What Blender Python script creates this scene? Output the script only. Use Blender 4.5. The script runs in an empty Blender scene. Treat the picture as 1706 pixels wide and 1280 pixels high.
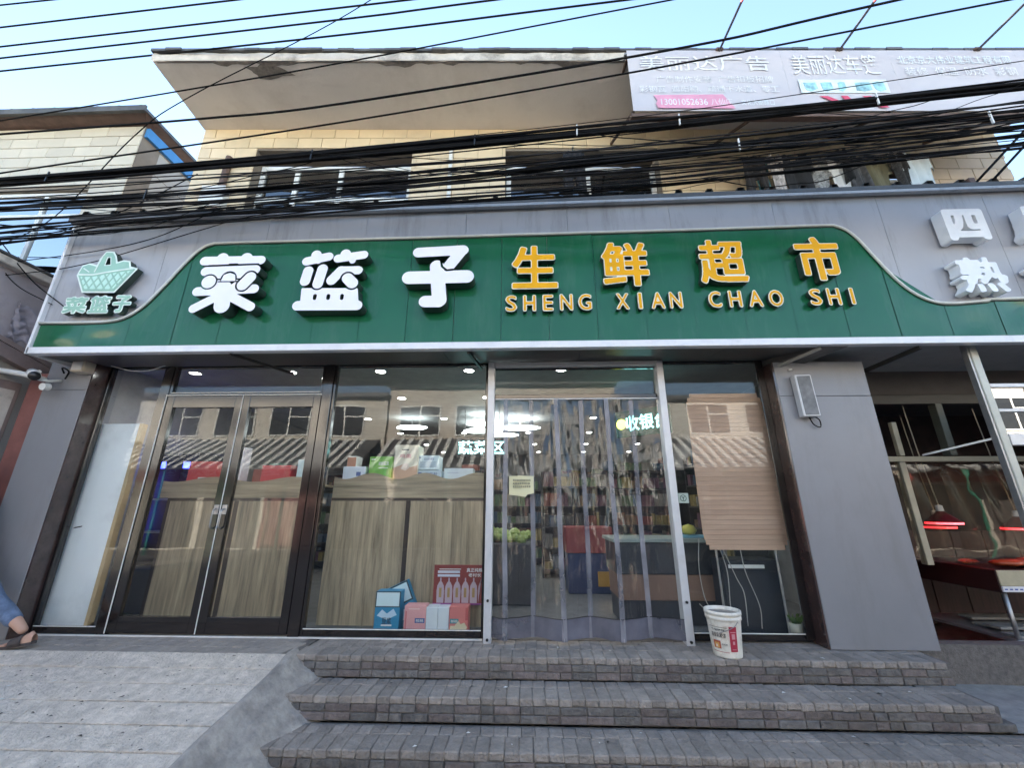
import bpy, bmesh, math, random
import numpy as np
from mathutils import Vector, Matrix
random.seed(7); rng = np.random.default_rng(7)
S = bpy.context.scene
COL = S.collection
rad = math.radians

# ------------------------------------------------------------------ camera, sky, sun, exposure
cam = bpy.data.cameras.new('camera'); camo = bpy.data.objects.new('camera', cam); COL.objects.link(camo)
cam.sensor_width = 36.0; cam.lens = 664.877 / 1706 * 36.0; cam.clip_start = 0.05; cam.clip_end = 1000
yaw, pitch, roll = -0.0330197, 0.2988232, 0.0009895
fw = Vector((math.sin(yaw)*math.cos(pitch), math.cos(yaw)*math.cos(pitch), math.sin(pitch)))
r0 = Vector((math.cos(yaw), -math.sin(yaw), 0)); u0 = r0.cross(fw)
r1 = r0*math.cos(roll) + u0*math.sin(roll); u1 = u0*math.cos(roll) - r0*math.sin(roll)
camo.matrix_world = Matrix(((r1.x, u1.x, -fw.x, 0), (r1.y, u1.y, -fw.y, -4.4), (r1.z, u1.z, -fw.z, 1.2218), (0, 0, 0, 1)))
S.camera = camo
SUN_EL, SUN_AZ = rad(23), rad(-14)      # behind the shop, a little to the left of straight ahead
W = bpy.data.worlds.new('World'); S.world = W; W.use_nodes = True
nt = W.node_tree; bg = nt.nodes['Background']
sky = nt.nodes.new('ShaderNodeTexSky'); sky.sky_type = 'NISHITA'; sky.sun_disc = False
sky.sun_elevation = SUN_EL; sky.sun_rotation = SUN_AZ; sky.air_density = 1.0; sky.dust_density = 0.1; sky.ozone_density = 1.0
nt.links.new(sky.outputs[0], bg.inputs[0]); bg.inputs[1].default_value = 0.08
sun = bpy.data.lights.new('sun', 'SUN'); sun.energy = 5.0; sun.angle = rad(0.5); sun.color = (1, 0.91, 0.78)
suno = bpy.data.objects.new('sun', sun); COL.objects.link(suno)
sd = Vector((math.sin(SUN_AZ)*math.cos(SUN_EL), math.cos(SUN_AZ)*math.cos(SUN_EL), math.sin(SUN_EL)))
suno.rotation_euler = sd.to_track_quat('Z', 'Y').to_euler(); suno.location = (0, 10, 30)
vs = S.view_settings; vs.view_transform = 'Standard'; vs.look = 'None'; vs.gamma = 1; vs.use_curve_mapping = False
vs.exposure = 2.92
S.render.engine = 'CYCLES'; S.cycles.use_denoising = True
S.cycles.max_bounces = 8; S.cycles.transparent_max_bounces = 16; S.cycles.sample_clamp_indirect = 6
S.cycles.caustics_reflective = False; S.cycles.caustics_refractive = False

# ------------------------------------------------------------------ materials
def _n(nt, t, **k):
    n = nt.nodes.new(t)
    for a, b in k.items(): setattr(n, a, b)
    return n
def mat(name, col, rough=0.7, metal=0.0, vary=0.12, scale=6.0, bump=0.0, bscale=None, rand=0.0, stretch=(1, 1, 1),
        stain=None, stain_amt=0.0, stain_scale=2.0, stain_stretch=None, spec=0.5, coat=0.0, detail=6.0, rvary=0.0):
    m = bpy.data.materials.new(name); m.use_nodes = True; nt = m.node_tree; b = nt.nodes['Principled BSDF']; L = nt.links.new
    tc = _n(nt, 'ShaderNodeTexCoord'); mp = _n(nt, 'ShaderNodeMapping'); mp.inputs['Scale'].default_value = stretch
    geo = _n(nt, 'ShaderNodeNewGeometry')
    L(geo.outputs['Position'] if rand else tc.outputs['Object'], mp.inputs[0])
    nz = _n(nt, 'ShaderNodeTexNoise'); nz.inputs['Scale'].default_value = scale; nz.inputs['Detail'].default_value = detail
    nz.inputs['Roughness'].default_value = 0.65; L(mp.outputs[0], nz.inputs[0])
    c = list(col) + [1]
    mr = _n(nt, 'ShaderNodeMapRange'); mr.inputs[1].default_value = 0.3; mr.inputs[2].default_value = 0.7
    mr.inputs[3].default_value = 1 - vary; mr.inputs[4].default_value = 1 + vary; L(nz.outputs['Fac'], mr.inputs[0])
    fac = mr.outputs[0]
    if rand:
        oi = _n(nt, 'ShaderNodeObjectInfo'); m2 = _n(nt, 'ShaderNodeMapRange'); m2.inputs[3].default_value = 1 - rand; m2.inputs[4].default_value = 1 + rand
        L(oi.outputs['Random'], m2.inputs[0]); mu = _n(nt, 'ShaderNodeMath', operation='MULTIPLY'); L(fac, mu.inputs[0]); L(m2.outputs[0], mu.inputs[1]); fac = mu.outputs[0]
    vm = _n(nt, 'ShaderNodeVectorMath', operation='SCALE'); vm.inputs[0].default_value = col; L(fac, vm.inputs['Scale'])
    out = vm.outputs[0]
    if stain is not None:
        n2 = _n(nt, 'ShaderNodeTexNoise'); n2.inputs['Scale'].default_value = stain_scale; n2.inputs['Detail'].default_value = 8; n2.inputs['Roughness'].default_value = 0.7
        if stain_stretch:
            m3 = _n(nt, 'ShaderNodeMapping'); m3.inputs['Scale'].default_value = stain_stretch; L(geo.outputs['Position'], m3.inputs[0]); L(m3.outputs[0], n2.inputs[0])
        else: L(geo.outputs['Position'], n2.inputs[0])
        cr = _n(nt, 'ShaderNodeMapRange'); cr.inputs[1].default_value = 0.5; cr.inputs[2].default_value = 0.68; cr.inputs[3].default_value = 0; cr.inputs[4].default_value = stain_amt
        L(n2.outputs['Fac'], cr.inputs[0])
        mx = _n(nt, 'ShaderNodeMix', data_type='RGBA'); L(cr.outputs[0], mx.inputs['Factor']); L(out, mx.inputs['A']); mx.inputs['B'].default_value = list(stain) + [1]; out = mx.outputs['Result']
    L(out, b.inputs['Base Color'])
    b.inputs['Roughness'].default_value = rough; b.inputs['Metallic'].default_value = metal
    b.inputs['Specular IOR Level'].default_value = spec; b.inputs['Coat Weight'].default_value = coat; b.inputs['Coat Roughness'].default_value = 0.08
    if rvary:
        r2 = _n(nt, 'ShaderNodeMapRange'); r2.inputs[3].default_value = max(0.02, rough - rvary); r2.inputs[4].default_value = min(1, rough + rvary); L(nz.outputs['Fac'], r2.inputs[0]); L(r2.outputs[0], b.inputs['Roughness'])
    if bump:
        bn = _n(nt, 'ShaderNodeTexNoise'); bn.inputs['Scale'].default_value = bscale or scale*4; bn.inputs['Detail'].default_value = 5
        L(mp.outputs[0], bn.inputs[0]); bu = _n(nt, 'ShaderNodeBump'); bu.inputs['Strength'].default_value = bump; bu.inputs['Distance'].default_value = 0.02
        L(bn.outputs['Fac'], bu.inputs['Height']); L(bu.outputs[0], b.inputs['Normal'])
    return m
def emat(name, col, strength, base=(0.8, 0.8, 0.8)):
    m = bpy.data.materials.new(name); m.use_nodes = True; b = m.node_tree.nodes['Principled BSDF']
    b.inputs['Base Color'].default_value = list(base) + [1]; b.inputs['Emission Color'].default_value = list(col) + [1]; b.inputs['Emission Strength'].default_value = strength
    return m
def glassmat(name, tint=(0.86, 0.9, 0.88), gain=2.0, floor=0.03, rough=0.0, wob=0.0, wscale=1.2, haze=0.0, stretch=(1, 1, 1), ior=1.5, hazecol=(.6, .6, .62)):
    # a thin pane: Fresnel mirror over tinted see-through, a little dirt haze
    m = bpy.data.materials.new(name); m.use_nodes = True; nt = m.node_tree; L = nt.links.new
    nt.nodes.remove(nt.nodes['Principled BSDF']); out = nt.nodes['Material Output']
    lw = _n(nt, 'ShaderNodeLayerWeight'); lw.inputs['Blend'].default_value = .5
    p5 = _n(nt, 'ShaderNodeMath', operation='POWER'); p5.inputs[1].default_value = 5; L(lw.outputs['Facing'], p5.inputs[0])
    sch = _n(nt, 'ShaderNodeMath', operation='MULTIPLY_ADD'); sch.inputs[1].default_value = .957; sch.inputs[2].default_value = .043; L(p5.outputs[0], sch.inputs[0])
    ma = _n(nt, 'ShaderNodeMath', operation='MULTIPLY_ADD'); ma.inputs[1].default_value = gain; ma.inputs[2].default_value = floor; ma.use_clamp = True; L(sch.outputs[0], ma.inputs[0])
    tr = _n(nt, 'ShaderNodeBsdfTransparent'); tr.inputs[0].default_value = list(tint) + [1]
    gl = _n(nt, 'ShaderNodeBsdfGlossy'); gl.inputs['Roughness'].default_value = rough; gl.inputs[0].default_value = (1, 1, 1, 1)
    mx = _n(nt, 'ShaderNodeMixShader'); L(ma.outputs[0], mx.inputs[0]); L(tr.outputs[0], mx.inputs[1]); L(gl.outputs[0], mx.inputs[2])
    last = mx
    if haze:
        df = _n(nt, 'ShaderNodeBsdfDiffuse'); df.inputs[0].default_value = list(hazecol) + [1]; m2 = _n(nt, 'ShaderNodeMixShader')
        nz = _n(nt, 'ShaderNodeTexNoise'); nz.inputs['Scale'].default_value = 3; nz.inputs['Detail'].default_value = 7; ge = _n(nt, 'ShaderNodeNewGeometry'); L(ge.outputs['Position'], nz.inputs[0])
        mr = _n(nt, 'ShaderNodeMapRange'); mr.inputs[1].default_value = .3; mr.inputs[2].default_value = .75; mr.inputs[3].default_value = haze*.4; mr.inputs[4].default_value = haze*1.6; L(nz.outputs['Fac'], mr.inputs[0])
        L(mr.outputs[0], m2.inputs[0]); L(mx.outputs[0], m2.inputs[1]); L(df.outputs[0], m2.inputs[2]); last = m2
    if wob:
        nz = _n(nt, 'ShaderNodeTexNoise'); nz.inputs['Scale'].default_value = wscale; nz.inputs['Detail'].default_value = 2; ge = _n(nt, 'ShaderNodeNewGeometry')
        mp = _n(nt, 'ShaderNodeMapping'); mp.inputs['Scale'].default_value = stretch; L(ge.outputs['Position'], mp.inputs[0]); L(mp.outputs[0], nz.inputs[0])
        bu = _n(nt, 'ShaderNodeBump'); bu.inputs['Strength'].default_value = wob; bu.inputs['Distance'].default_value = 0.1; L(nz.outputs['Fac'], bu.inputs['Height'])
        L(bu.outputs[0], gl.inputs['Normal'])
    L(last.outputs[0], out.inputs['Surface'])
    return m

M = {}
M['grey_panel'] = mat('grey_composite_panel', (.235, .237, .253), .38, vary=.06, scale=1.5, spec=.5, bump=.05, bscale=2, stain=(.19, .185, .185), stain_amt=.5, stain_scale=2.2, stain_stretch=(1.6, 1.6, .35), rvary=.1)
M['sign_grey'] = mat('grey_sign_sheet', (.385, .385, .405), .42, vary=.05, scale=1.5, stain=(.2, .192, .185), stain_amt=.6, stain_scale=2.4, stain_stretch=(2.2, 1, .3), bump=.05, bscale=1.5)
M['green'] = mat('green_sign_sheet', (.012, .112, .050), .15, vary=.08, scale=1.0, spec=.32, coat=.05, bump=.22, bscale=1.1, stain=(.045, .14, .08), stain_amt=.6, stain_scale=2.0, stain_stretch=(2, 1, .4), rvary=.06)
M['white_trim'] = mat('white_trim', (.78, .78, .8), .35, vary=.04, stain=(.45, .43, .4), stain_amt=.25, stain_scale=5)
M['bead'] = mat('pale_bead', (.62, .63, .58), .4, vary=.1)
M['letter_white'] = mat('white_letter_acrylic', (.86, .84, .9), .35, vary=.03, scale=3)
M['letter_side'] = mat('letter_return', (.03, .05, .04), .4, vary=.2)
M['letter_yellow'] = mat('yellow_letter_acrylic', (.80, .385, .004), .5, vary=.06, scale=5, spec=.2)
M['letter_cream'] = mat('cream_letter_edge', (.75, .74, .6), .4)
M['white_solid'] = mat('white_block_letter', (.8, .82, .84), .4, vary=.05)
M['logo_green'] = mat('pale_green_logo', (.3, .52, .4), .45, vary=.06)
M['logo_light'] = mat('mint_logo', (.55, .8, .68), .45, vary=.04)
M['logo_edge'] = mat('logo_edge', (.72, .82, .74), .45)
M['dark_roof'] = mat('dark_roof_sheet', (.075, .075, .078), .6, vary=.2, stain=(.2, .19, .18), stain_amt=.4)
M['soffit_plaster'] = mat('eave_plaster', (.72, .675, .64), .9, vary=.06, scale=1.2, bump=.15, bscale=30, stain=(.46, .41, .37), stain_amt=.4, stain_scale=.9)
M['fascia_plaster'] = mat('fascia_plaster', (.55, .5, .45), .9, vary=.15, scale=5, bump=.5, bscale=14, stain=(.16, .14, .12), stain_amt=.8, stain_scale=3)
M['ramp_joint'] = mat('ramp_joint_fill', (.05, .05, .05), .95, vary=.4, scale=10)
M['soffit_dark'] = mat('dark_soffit_sheet', (.085, .08, .078), .4, vary=.1)
M['patch'] = mat('broken_plaster', (.2, .18, .165), .95, vary=.4, scale=12, bump=1, bscale=20)
M['tile'] = mat('cream_tile', (.66, .53, .36), .45, vary=.06, scale=2, rand=.07, stain=(.4, .33, .25), stain_amt=.3, stain_scale=1.5)
M['tile2'] = mat('grey_cream_tile', (.56, .5, .4), .45, vary=.06, scale=2, rand=.07, stain=(.36, .32, .27), stain_amt=.3)
M['grout'] = mat('grout', (.22, .185, .15), .9)
M['side_wall'] = mat('side_render', (.42, .4, .37), .9, vary=.1, scale=2)
M['white_frame'] = mat('white_window_frame', (.72, .72, .7), .45, vary=.08, stain=(.4, .38, .34), stain_amt=.3)
M['dark_pane'] = glassmat('dark_window_glass', (.35, .37, .38), 1.6, .09, wob=.02)
M['mirror_pane'] = glassmat('sky_tinted_window_glass', (.2, .3, .34), 2.5, .42, wob=.03)
M['room_dark'] = mat('dim_room', (.1, .09, .085), .9)
M['black_frame'] = mat('polished_dark_frame', (.02, .016, .015), .12, vary=.3, scale=4, spec=.6, coat=.3)
M['brown_stone'] = mat('polished_brown_return', (.055, .033, .03), .15, vary=.4, scale=8, spec=.6, coat=.4)
M['glass'] = glassmat('shop_glass', (.95, .965, .96), .46, .0, wob=.03, wscale=.9, haze=.006)
M['alu'] = mat('white_aluminium', (.62, .62, .63), .35, metal=.15, vary=.06, stain=(.35, .33, .3), stain_amt=.3, stain_scale=6)
M['sealant'] = mat('white_sealant', (.75, .74, .7), .6)
M['wood_v'] = mat('oak_board_vertical', (.36, .28, .185), .45, vary=.55, scale=2.6, stretch=(9, 9, .55), detail=10)
M['wood_h'] = mat('oak_board_horizontal', (.37, .29, .195), .45, vary=.45, scale=2.2, stretch=(.5, 7, 9), detail=10)
M['dark_wood'] = mat('dark_strip', (.035, .022, .018), .4)
M['white_board'] = mat('white_board', (.86, .88, .9), .35, vary=.04, scale=1.2, stain=(.4, .42, .45), stain_amt=.25, stain_scale=2)
M['pine'] = mat('pine_edge', (.5, .36, .2), .6, vary=.15)
M['int_wall'] = mat('shop_inner_wall', (.3, .3, .3), .8)
M['int_ceiling'] = mat('shop_ceiling', (.36, .37, .37), .7)
M['int_floor'] = mat('shop_floor_tile', (.2, .2, .2), .25, vary=.15)
M['shelf'] = mat('dark_shelf', (.045, .045, .05), .5)
M['navy'] = mat('navy_cabinet', (.022, .026, .035), .4)
M['pvc'] = glassmat('clear_pvc_strip', (.86, .88, .88), 1.0, .0, rough=.03, wob=.8, wscale=3.0, haze=.028, stretch=(3.2, 1, .55))
M['pvc_band'] = glassmat('grey_pvc_band', (.55, .55, .58), .8, .02, rough=.25, haze=.42, hazecol=(.42, .42, .47))
M['pvc_hem'] = glassmat('grey_pvc_hem', (.4, .4, .46), .8, .02, rough=.2, haze=.5, hazecol=(.22, .22, .27))
M['rattan'] = mat('tan_slat', (.56, .36, .25), .6, vary=.1, scale=4, stretch=(1, 1, 12), rand=.045)
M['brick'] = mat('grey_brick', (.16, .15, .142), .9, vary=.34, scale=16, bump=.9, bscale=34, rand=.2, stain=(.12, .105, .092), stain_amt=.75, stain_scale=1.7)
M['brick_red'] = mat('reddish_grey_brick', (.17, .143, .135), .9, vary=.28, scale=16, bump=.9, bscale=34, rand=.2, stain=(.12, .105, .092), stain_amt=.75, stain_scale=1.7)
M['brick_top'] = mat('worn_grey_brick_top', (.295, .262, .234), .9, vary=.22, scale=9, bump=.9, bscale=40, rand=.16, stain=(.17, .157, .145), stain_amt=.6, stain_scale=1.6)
M['mortar'] = mat('mortar', (.16, .147, .135), .95, vary=.3, scale=20, bump=.5)
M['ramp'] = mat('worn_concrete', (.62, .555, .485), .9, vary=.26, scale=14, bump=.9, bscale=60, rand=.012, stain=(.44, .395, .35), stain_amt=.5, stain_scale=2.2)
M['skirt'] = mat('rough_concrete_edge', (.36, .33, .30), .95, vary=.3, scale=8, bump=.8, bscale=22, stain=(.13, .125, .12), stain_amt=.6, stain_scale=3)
M['paver'] = mat('grey_paver', (.33, .295, .265), .85, vary=.15, scale=12, bump=.35, bscale=40, rand=.1)
M['asphalt'] = mat('street_asphalt', (.2, .19, .17), .95, vary=.25, scale=18, bump=.6, bscale=60)
M['dust'] = mat('pale_dusty_concrete', (.3, .3, .29), .95, vary=.2, scale=9, bump=.5)
M['cable'] = mat('black_cable', (.014, .014, .015), .9, vary=.3, spec=.04)
M['cable_grey'] = mat('grey_cable', (.03, .03, .032), .9, vary=.3, spec=.04)
M['metal'] = mat('galvanised_steel', (.38, .38, .38), .4, metal=.7, vary=.2)
M['rust'] = mat('rusty_brown_metal', (.12, .075, .06), .7, vary=.3)
M['red_paint'] = mat('red_paint', (.3, .03, .04), .7, spec=.1)
M['arm_paint'] = mat('grey_arm_paint', (.13, .12, .12), .7, spec=.1)
M['bill'] = mat('faded_banner', (.52, .495, .53), .6, vary=.05, scale=1.2, stain=(.46, .41, .44), stain_amt=.4, stain_scale=1.2)
M['bill_print'] = mat('faded_print', (.72, .72, .73), .6)
M['bill_pink'] = mat('faded_pink_print', (.68, .3, .42), .6, vary=.15, scale=3)
M['bill_red'] = mat('red_print', (.62, .07, .14), .6)
M['bill_cyan'] = mat('cyan_print', (.3, .55, .62), .6, vary=.5, scale=10)
M['bill_pale'] = mat('pale_print', (.68, .74, .76), .6)
M['redbrown'] = mat('red_brown_pilaster', (.25, .1, .085), .6, vary=.15, stain=(.14, .07, .06), stain_amt=.5)
M['beam'] = mat('mauve_brown_moulding', (.24, .18, .165), .6, vary=.15)
M['tarp'] = mat('grey_lilac_plaster', (.36, .32, .335), .9, vary=.2, scale=4, bump=.8, bscale=8, stain=(.2, .17, .17), stain_amt=.5)
M['skin'] = mat('skin', (.5, .3, .22), .55, vary=.06)
M['jeans'] = mat('blue_jeans', (.12, .17, .27), .9, vary=.3, scale=14, bump=.3)
M['jacket'] = mat('dark_navy_jacket', (.02, .024, .045), .85)
M['hair'] = mat('black_hair', (.012, .01, .01), .5)
M['rubber'] = mat('dark_brown_sandal', (.06, .05, .05), .7)
M['plastic_white'] = mat('white_plastic', (.72, .72, .7), .35, vary=.05)
M['black_plastic'] = mat('black_plastic', (.015, .015, .016), .3)
M['down'] = emat('lit_downlight', (1, 1, .98), 8)
M['led_white'] = emat('lit_white_panel', (.9, 1, 1), .9)
M['led_cyan'] = emat('lit_cyan_letter', (.35, 1, 1), .7)
M['led_yellow'] = emat('lit_yellow_mark', (.95, 1, .1), .6)
M['led_blue'] = emat('lit_blue_lamp', (.02, .04, 1), 1.6)
M['led_red'] = emat('lit_red_lamp', (1, .02, .03), .5)

# ------------------------------------------------------------------ mesh helpers
class MB:
    def __init__(s): s.v = []; s.f = []; s.mi = []
    def add(s, vs, fs, mi=0):
        o = len(s.v); s.v += [tuple(v) for v in vs]; s.f += [[i+o for i in f] for f in fs]; s.mi += [mi]*len(fs); return s
    def box(s, x0, x1, y0, y1, z0, z1, mi=0):
        x0, x1 = sorted((x0, x1)); y0, y1 = sorted((y0, y1)); z0, z1 = sorted((z0, z1))
        return s.add([(x0, y0, z0), (x1, y0, z0), (x1, y1, z0), (x0, y1, z0), (x0, y0, z1), (x1, y0, z1), (x1, y1, z1), (x0, y1, z1)],
                     [(0, 3, 2, 1), (4, 5, 6, 7), (0, 1, 5, 4), (1, 2, 6, 5), (2, 3, 7, 6), (3, 0, 4, 7)], mi)
    def bbox(s, x0, x1, y0, y1, z0, z1, b=.006, jit=0, mi=0):      # box with chamfered edges
        bm = bmesh.new(); bmesh.ops.create_cube(bm, size=1)
        for v in bm.verts:
            v.co = Vector((x0 + (v.co.x+.5)*(x1-x0), y0 + (v.co.y+.5)*(y1-y0), z0 + (v.co.z+.5)*(z1-z0)))
            if jit: v.co += Vector([random.uniform(-jit, jit) for _ in range(3)])
        bmesh.ops.bevel(bm, geom=bm.edges[:], offset=b, segments=1, affect='EDGES')
        bm.verts.index_update(); s.add([v.co[:] for v in bm.verts], [[v.index for v in f.verts] for f in bm.faces], mi); bm.free(); return s
    def obox(s, a, b, w, h, up=(0, 0, 1), mi=0):                    # bar from a to b, w wide, h high
        a = Vector(a); b = Vector(b); d = (b-a).normalized(); si = d.cross(Vector(up)).normalized(); u = si.cross(d)
        vs = [p + si*sx*w/2 + u*sz*h/2 for p in (a, b) for sx, sz in ((-1, -1), (1, -1), (1, 1), (-1, 1))]
        return s.add(vs, [(0, 1, 2, 3), (7, 6, 5, 4), (0, 4, 5, 1), (1, 5, 6, 2), (2, 6, 7, 3), (3, 7, 4, 0)], mi)
    def tube(s, pts, r, n=8, caps=True, mi=0):
        pts = [Vector(p) for p in pts]; rs = r if isinstance(r, (list, tuple)) else [r]*len(pts); vs = []; fs = []
        for i, p in enumerate(pts):
            d = (pts[min(i+1, len(pts)-1)] - pts[max(i-1, 0)]).normalized()
            a = d.cross(Vector((0, 0, 1)) if abs(d.z) < .95 else Vector((1, 0, 0))).normalized(); b = a.cross(d)
            vs += [p + (a*math.cos(2*math.pi*k/n) + b*math.sin(2*math.pi*k/n))*rs[i] for k in range(n)]
        for i in range(len(pts)-1):
            for k in range(n): fs.append((i*n+k, i*n+(k+1) % n, (i+1)*n+(k+1) % n, (i+1)*n+k))
        if caps: fs += [list(range(n))[::-1], [(len(pts)-1)*n+k for k in range(n)]]
        return s.add(vs, fs, mi)
    def lathe(s, prof, c=(0, 0, 0), n=24, mi=0):
        vs = []; fs = []
        for r, z in prof: vs += [(c[0]+r*math.cos(2*math.pi*k/n), c[1]+r*math.sin(2*math.pi*k/n), c[2]+z) for k in range(n)]
        for i in range(len(prof)-1):
            for k in range(n): fs.append((i*n+k, i*n+(k+1) % n, (i+1)*n+(k+1) % n, (i+1)*n+k))
        return s.add(vs, fs, mi)
    def prism(s, pts, y0, y1, mi=0):                                # polygon in xz, from y0 (front) to y1
        n = len(pts); vs = [(x, y0, z) for x, z in pts] + [(x, y1, z) for x, z in pts]
        return s.add(vs, [list(range(n)), list(range(n, 2*n))[::-1]] + [(i, i+n, (i+1) % n+n, (i+1) % n) for i in range(n)], mi)
    def grid(s, fn, nu, nv, mi=0):
        vs = [fn(i/nu, j/nv) for j in range(nv+1) for i in range(nu+1)]
        return s.add(vs, [(j*(nu+1)+i, j*(nu+1)+i+1, (j+1)*(nu+1)+i+1, (j+1)*(nu+1)+i) for j in range(nv) for i in range(nu)], mi)
    def mesh(s, name, mats, smooth=False):
        me = bpy.data.meshes.new(name); me.from_pydata(s.v, [], s.f)
        for m in (mats if isinstance(mats, (list, tuple)) else [mats]): me.materials.append(m)
        if any(s.mi): me.polygons.foreach_set('material_index', s.mi)
        if smooth: me.polygons.foreach_set('use_smooth', [True]*len(me.polygons))
        me.update(); return me
    def build(s, name, mats, parent=None, smooth=False):
        return put(name, s.mesh(name, mats, smooth), parent)
def put(name, me, parent=None, loc=None, rot=None):
    o = bpy.data.objects.new(name, me); COL.objects.link(o)
    if parent: o.parent = parent
    if loc: o.location = loc
    if rot: o.rotation_euler = rot
    return o
def tag(o, label=None, cat=None, group=None, kind=None):
    if label: o['label'] = label
    if cat: o['category'] = cat
    if group: o['group'] = group
    if kind: o['kind'] = kind
    return o
def thing(name, label, cat, loc=(0, 0, 0), group=None, rz=0):
    o = bpy.data.objects.new(name, None); COL.objects.link(o); o.location = loc; o.rotation_euler = (0, 0, rz); o.empty_display_size = .1
    return tag(o, label, cat, group)
def struct(name, mb, m, **k): return tag(mb.build(name, m, **k), kind='structure')
def B(*a, **k): return MB().box(*a, **k)
def smooth_path(pts, n=6):
    P = [Vector(p) for p in pts]; P = [P[0]*2-P[1]] + P + [P[-1]*2-P[-2]]; out = []
    for i in range(1, len(P)-2):
        for k in range(n):
            t = k/n; a, b, c, d = P[i-1:i+3]
            out.append(.5*((2*b) + (c-a)*t + (2*a-5*b+4*c-d)*t*t + (3*b-a-3*c+d)*t**3))
    return out + [P[-2]]

# ---- outlines: union of strokes on a raster, contoured to clean polygons
def contour(field, x0, z0, h):
    ny, nx = field.shape; seg = {}
    def P(i, j, e):
        if e == 0: a, b = field[j, i], field[j, i+1]; return (x0+(i+a/(a-b))*h, z0+j*h)
        if e == 1: a, b = field[j, i+1], field[j+1, i+1]; return (x0+(i+1)*h, z0+(j+a/(a-b))*h)
        if e == 2: a, b = field[j+1, i], field[j+1, i+1]; return (x0+(i+a/(a-b))*h, z0+(j+1)*h)
        a, b = field[j, i], field[j+1, i]; return (x0+i*h, z0+(j+a/(a-b))*h)
    def key(i, j, e): return (i, j, 0) if e == 0 else (i+1, j, 1) if e == 1 else (i, j+1, 0) if e == 2 else (i, j, 1)
    T = {1: [(3, 0)], 2: [(0, 1)], 3: [(3, 1)], 4: [(1, 2)], 5: [(3, 2), (1, 0)], 6: [(0, 2)], 7: [(3, 2)], 8: [(2, 3)], 9: [(2, 0)], 10: [(0, 3), (2, 1)], 11: [(2, 1)], 12: [(1, 3)], 13: [(1, 0)], 14: [(0, 3)]}
    s = (field > 0).astype(int); code = s[:-1, :-1] + 2*s[:-1, 1:] + 4*s[1:, 1:] + 8*s[1:, :-1]; pos = {}
    for j, i in zip(*np.nonzero((code > 0) & (code < 15))):
        for a, b in T[int(code[j, i])]:
            ka, kb = key(i, j, a), key(i, j, b); pos[ka] = P(i, j, a); pos[kb] = P(i, j, b); seg[ka] = kb
    loops = []
    while seg:
        k0, k = seg.popitem(); lp = [k0]
        while k != k0 and k in seg: lp.append(k); k = seg.pop(k)
        pts = [pos[q] for q in lp]
        if len(pts) > 6: loops.append(simplify(pts, h*.18))
    return [l for l in loops if len(l) > 3]
def simplify(pts, eps):
    def dp(a):
        if len(a) < 3: return a
        p, q = np.array(a[0]), np.array(a[-1]); d = q-p; L = np.hypot(*d); A = np.array(a)-p
        dist = np.abs(A[:, 0]*d[1]-A[:, 1]*d[0])/L if L > 1e-9 else np.hypot(A[:, 0], A[:, 1])
        k = int(dist.argmax())
        return [a[0], a[-1]] if dist[k] < eps else dp(a[:k+1])[:-1] + dp(a[k:])
    m = len(pts)//2
    return dp(pts[:m+1])[:-1] + dp(pts[m:] + [pts[0]])[:-1]
def loops_mesh(name, loops, y_front, depth, mats, scale=1):          # outline in xz; slot 0 = front face, slot 1 = sides
    cu = bpy.data.curves.new(name, 'CURVE'); cu.dimensions = '2D'; cu.fill_mode = 'BOTH' if depth else 'FRONT'; cu.extrude = depth/2
    for l in loops:
        sp = cu.splines.new('POLY'); sp.points.add(len(l)-1)
        for q, (x, z) in zip(sp.points, l): q.co = (x, z, 0, 1)
        sp.use_cyclic_u = True
    return curve_mesh(name, cu, y_front, depth, mats)
def curve_mesh(name, cu, y_front, depth, mats):
    o = bpy.data.objects.new('tmp', cu); COL.objects.link(o); bpy.context.view_layer.update()
    me = bpy.data.meshes.new_from_object(o.evaluated_get(bpy.context.evaluated_depsgraph_get())); me.name = name
    bpy.data.objects.remove(o); bpy.data.curves.remove(cu); me.materials.clear()
    n = len(me.vertices); co = np.zeros(n*3); me.vertices.foreach_get('co', co); co = co.reshape(-1, 3)
    co = np.stack([co[:, 0], y_front + depth/2 - co[:, 2], co[:, 1]], 1); me.vertices.foreach_set('co', co.ravel())
    for m in mats: me.materials.append(m)
    me.update()
    if len(mats) > 1:
        nm = np.zeros(len(me.polygons)*3); me.polygons.foreach_get('normal', nm); me.polygons.foreach_set('material_index', (np.abs(nm.reshape(-1, 3)[:, 1]) < .5).astype(np.int32))
    return me
def text_mesh(name, s, box, y_front, depth, mats, offset=0.0, shear=0):
    # lettering filling box (x0, x1, z0, z1) on a vertical face
    cu = bpy.data.curves.new(name, 'FONT'); cu.body = s; cu.extrude = 0; cu.offset = offset; cu.resolution_u = 3; cu.shear = shear
    me = curve_mesh(name, cu, 0, 0, mats[:1])
    n = len(me.vertices); co = np.zeros(n*3); me.vertices.foreach_get('co', co); co = co.reshape(-1, 3)
    lo, hi = co.min(0), co.max(0); x0, x1, z0, z1 = box
    co[:, 0] = x0+(co[:, 0]-lo[0])/(hi[0]-lo[0])*(x1-x0); co[:, 2] = z0+(co[:, 2]-lo[2])/(hi[2]-lo[2])*(z1-z0); co[:, 1] = y_front
    me.vertices.foreach_set('co', co.ravel()); me.update(); return me
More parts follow.
